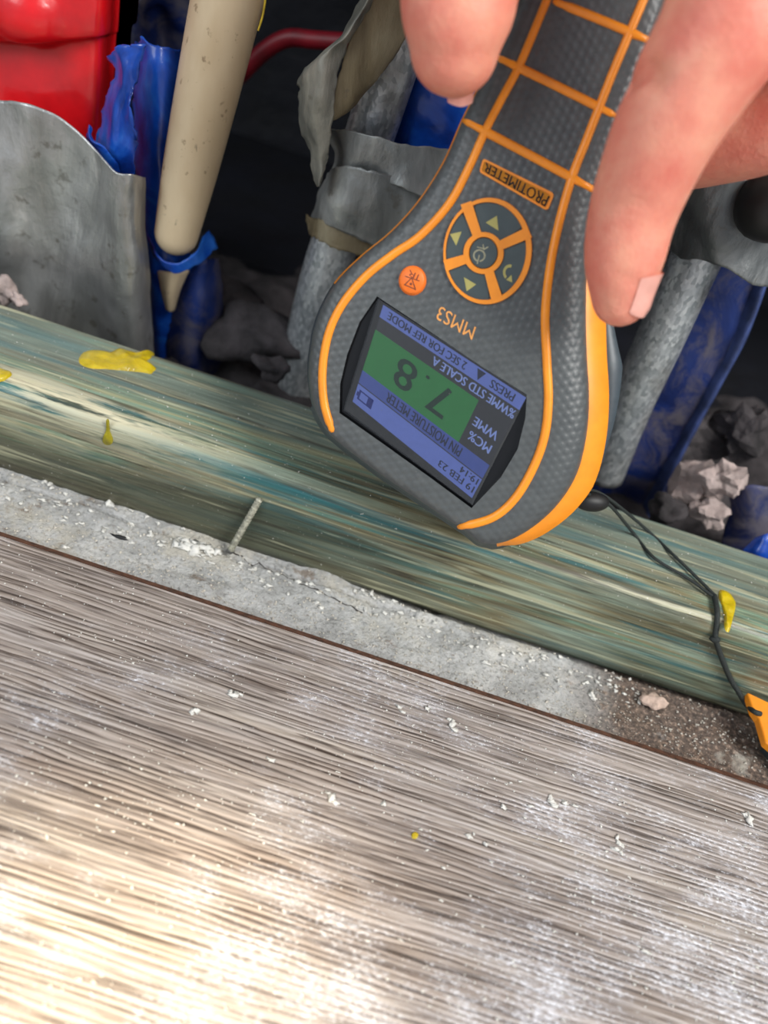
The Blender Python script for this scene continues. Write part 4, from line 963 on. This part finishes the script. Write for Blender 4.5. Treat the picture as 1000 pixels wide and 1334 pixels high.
for a, b, s_, lab in ((143, 657, 5, 'white plaster crumb standing on the concrete left of the white clump'), (60, 629, 4, 'small white crumb at the timber foot near the left edge'), (483, 776, 4, 'white crumb at the timber foot below the meter tip'), (770, 905, 4, 'white crumb on the concrete left of the pink pebble')):
    tag(mk('plaster_crumb', *crumbs([(a, b, s_), (a+3, b+5, s_*.7)], zc, a), M_PLAST), lab, 'crumb')
for pts, lab in (([(432, 1040, 4), (437, 1046, 3), (428, 1034, 2.5)], 'pale plaster crumb on the laminate near the middle of the picture'), ([(716, 1040, 3), (718, 1046, 3.5), (722, 1050, 3)], 'white plaster crumbs stuck together on the laminate above the long flake'),
    ([(803, 1092, 3), (806, 1100, 3.5), (801, 1106, 3), (808, 1110, 2.5)], 'long white plaster flake on the laminate at right'), ([(588, 944, 4), (592, 951, 3.5), (586, 938, 2.5)], 'small white plaster flake on the laminate just below the concrete strip'), ([(975, 1068, 5), (970, 1062, 3)], 'white plaster lump on the laminate by the right edge')):
    tag(mk('plaster_flake', *crumbs(pts, zlam, pts[0][0]), M_PLAST), lab, 'crumb')
tag(mk('plaster_flakes', *crumbs([(300, 902, 3), (306, 906, 4), (312, 905, 2.5), (250, 928, 3), (256, 926, 4), (352, 990, 3), (556, 924, 3), (520, 922, 2.4), (524, 928, 2.4), (735, 1046, 3), (840, 1240, 3), (500, 1048, 3), (655, 1052, 3), (690, 1050, 2), (632, 1100, 2.4), (610, 1090, 2.4), (748, 1050, 2)]+[(rnd.uniform(0, 1000), rnd.uniform(1000, 1330), rnd.uniform(0.6, 1.5)) for _ in range(260)], zlam, 77), M_PLAST), 'countless tiny white plaster flakes strewn over the laminate', 'dust', kind='stuff')
tag(mk('plaster_bits', *crumbs([(141, 640, 2.5), (66, 631, 2.5), (84, 713, 3), (120, 640, 2.5), (472, 770, 2.2), (512, 785, 2.5), (498, 786, 2.5), (100, 640, 3), (45, 628, 2.2), (30, 640, 2.4), (170, 668, 2.6), (190, 676, 2.8), (206, 684, 2.4), (330, 742, 2.4)]+[(x_, 628+x_*0.318+rnd.gauss(12, 9), rnd.uniform(1.2, 3.2)) for x_ in [rnd.uniform(0, 840) for _ in range(170)]], zc, 55), M_PLAST), 'countless small white plaster bits along the concrete strip', 'dust', kind='stuff')
def grit(n, region, zf, smin, smax, mat, name, label, dens=None):
    parts = []; k = 0; tries = 0
    while k < n and tries < n*40:
        tries += 1; a = rnd.uniform(region[0], region[1]); b = rnd.uniform(region[2], region[3]); p = zf(a, b)
        if dens and rnd.random() > dens(a, b): continue
        r = smin+(smax-smin)*rnd.random()**3; bm = bmesh.new()
        q = [Vector((rnd.gauss(0, 1), rnd.gauss(0, 1), rnd.gauss(0, .6))).normalized()*r*rnd.uniform(.7, 1.2) for _ in range(5)]; bm.free()
        q = [Vector((r, 0, 0)), Vector((-r*.6, r*.8, 0)), Vector((-r*.5, -r*.8, 0)), Vector((0, 0, r*.9))]
        rz = Matrix.Rotation(rnd.uniform(0, 6.28), 3, 'Z'); parts.append(([p+rz @ w_*rnd.uniform(.8, 1.2) for w_ in q], [(0, 1, 2), (0, 3, 1), (1, 3, 2), (2, 3, 0)])); k += 1
    return tag(mk(name, *merge(parts), mat, smooth=False), label, 'dust', kind='stuff')
def dl(x, y):
    return max(0.05, min(1, 0.30+1.6*noise.noise(Vector((x*22, y*30, 3)))+(-y-0.04)*3.0))
def zl(a, b): return Vector((a, b, LT+0.0001))
grit(9000, (-0.15, 0.17, LE-PW+0.002, LE-0.001), zl, 0.00008, 0.00042, M_PLAST, 'plaster_dust', 'white plaster dust and specks scattered over the laminate plank', dl)
grit(4500, (-0.16, 0.16, LE+0.003, -0.001), lambda a, b: Vector((a, b, conc_h(a, b))), 0.0001, 0.00065, simple('grit', (190, 184, 172), 0.9, 0, 0.2, 900), 'mortar_grit', 'loose pale mortar grit scattered on the concrete strip')
grit(900, (-0.16, 0.17, 0.003, BW-0.003), lambda a, b: Vector((a, b, BH+0.0003)), 0.00006, 0.0003, M_PLAST, 'timber_dust', 'fine white dust specks on top of the timber batten')
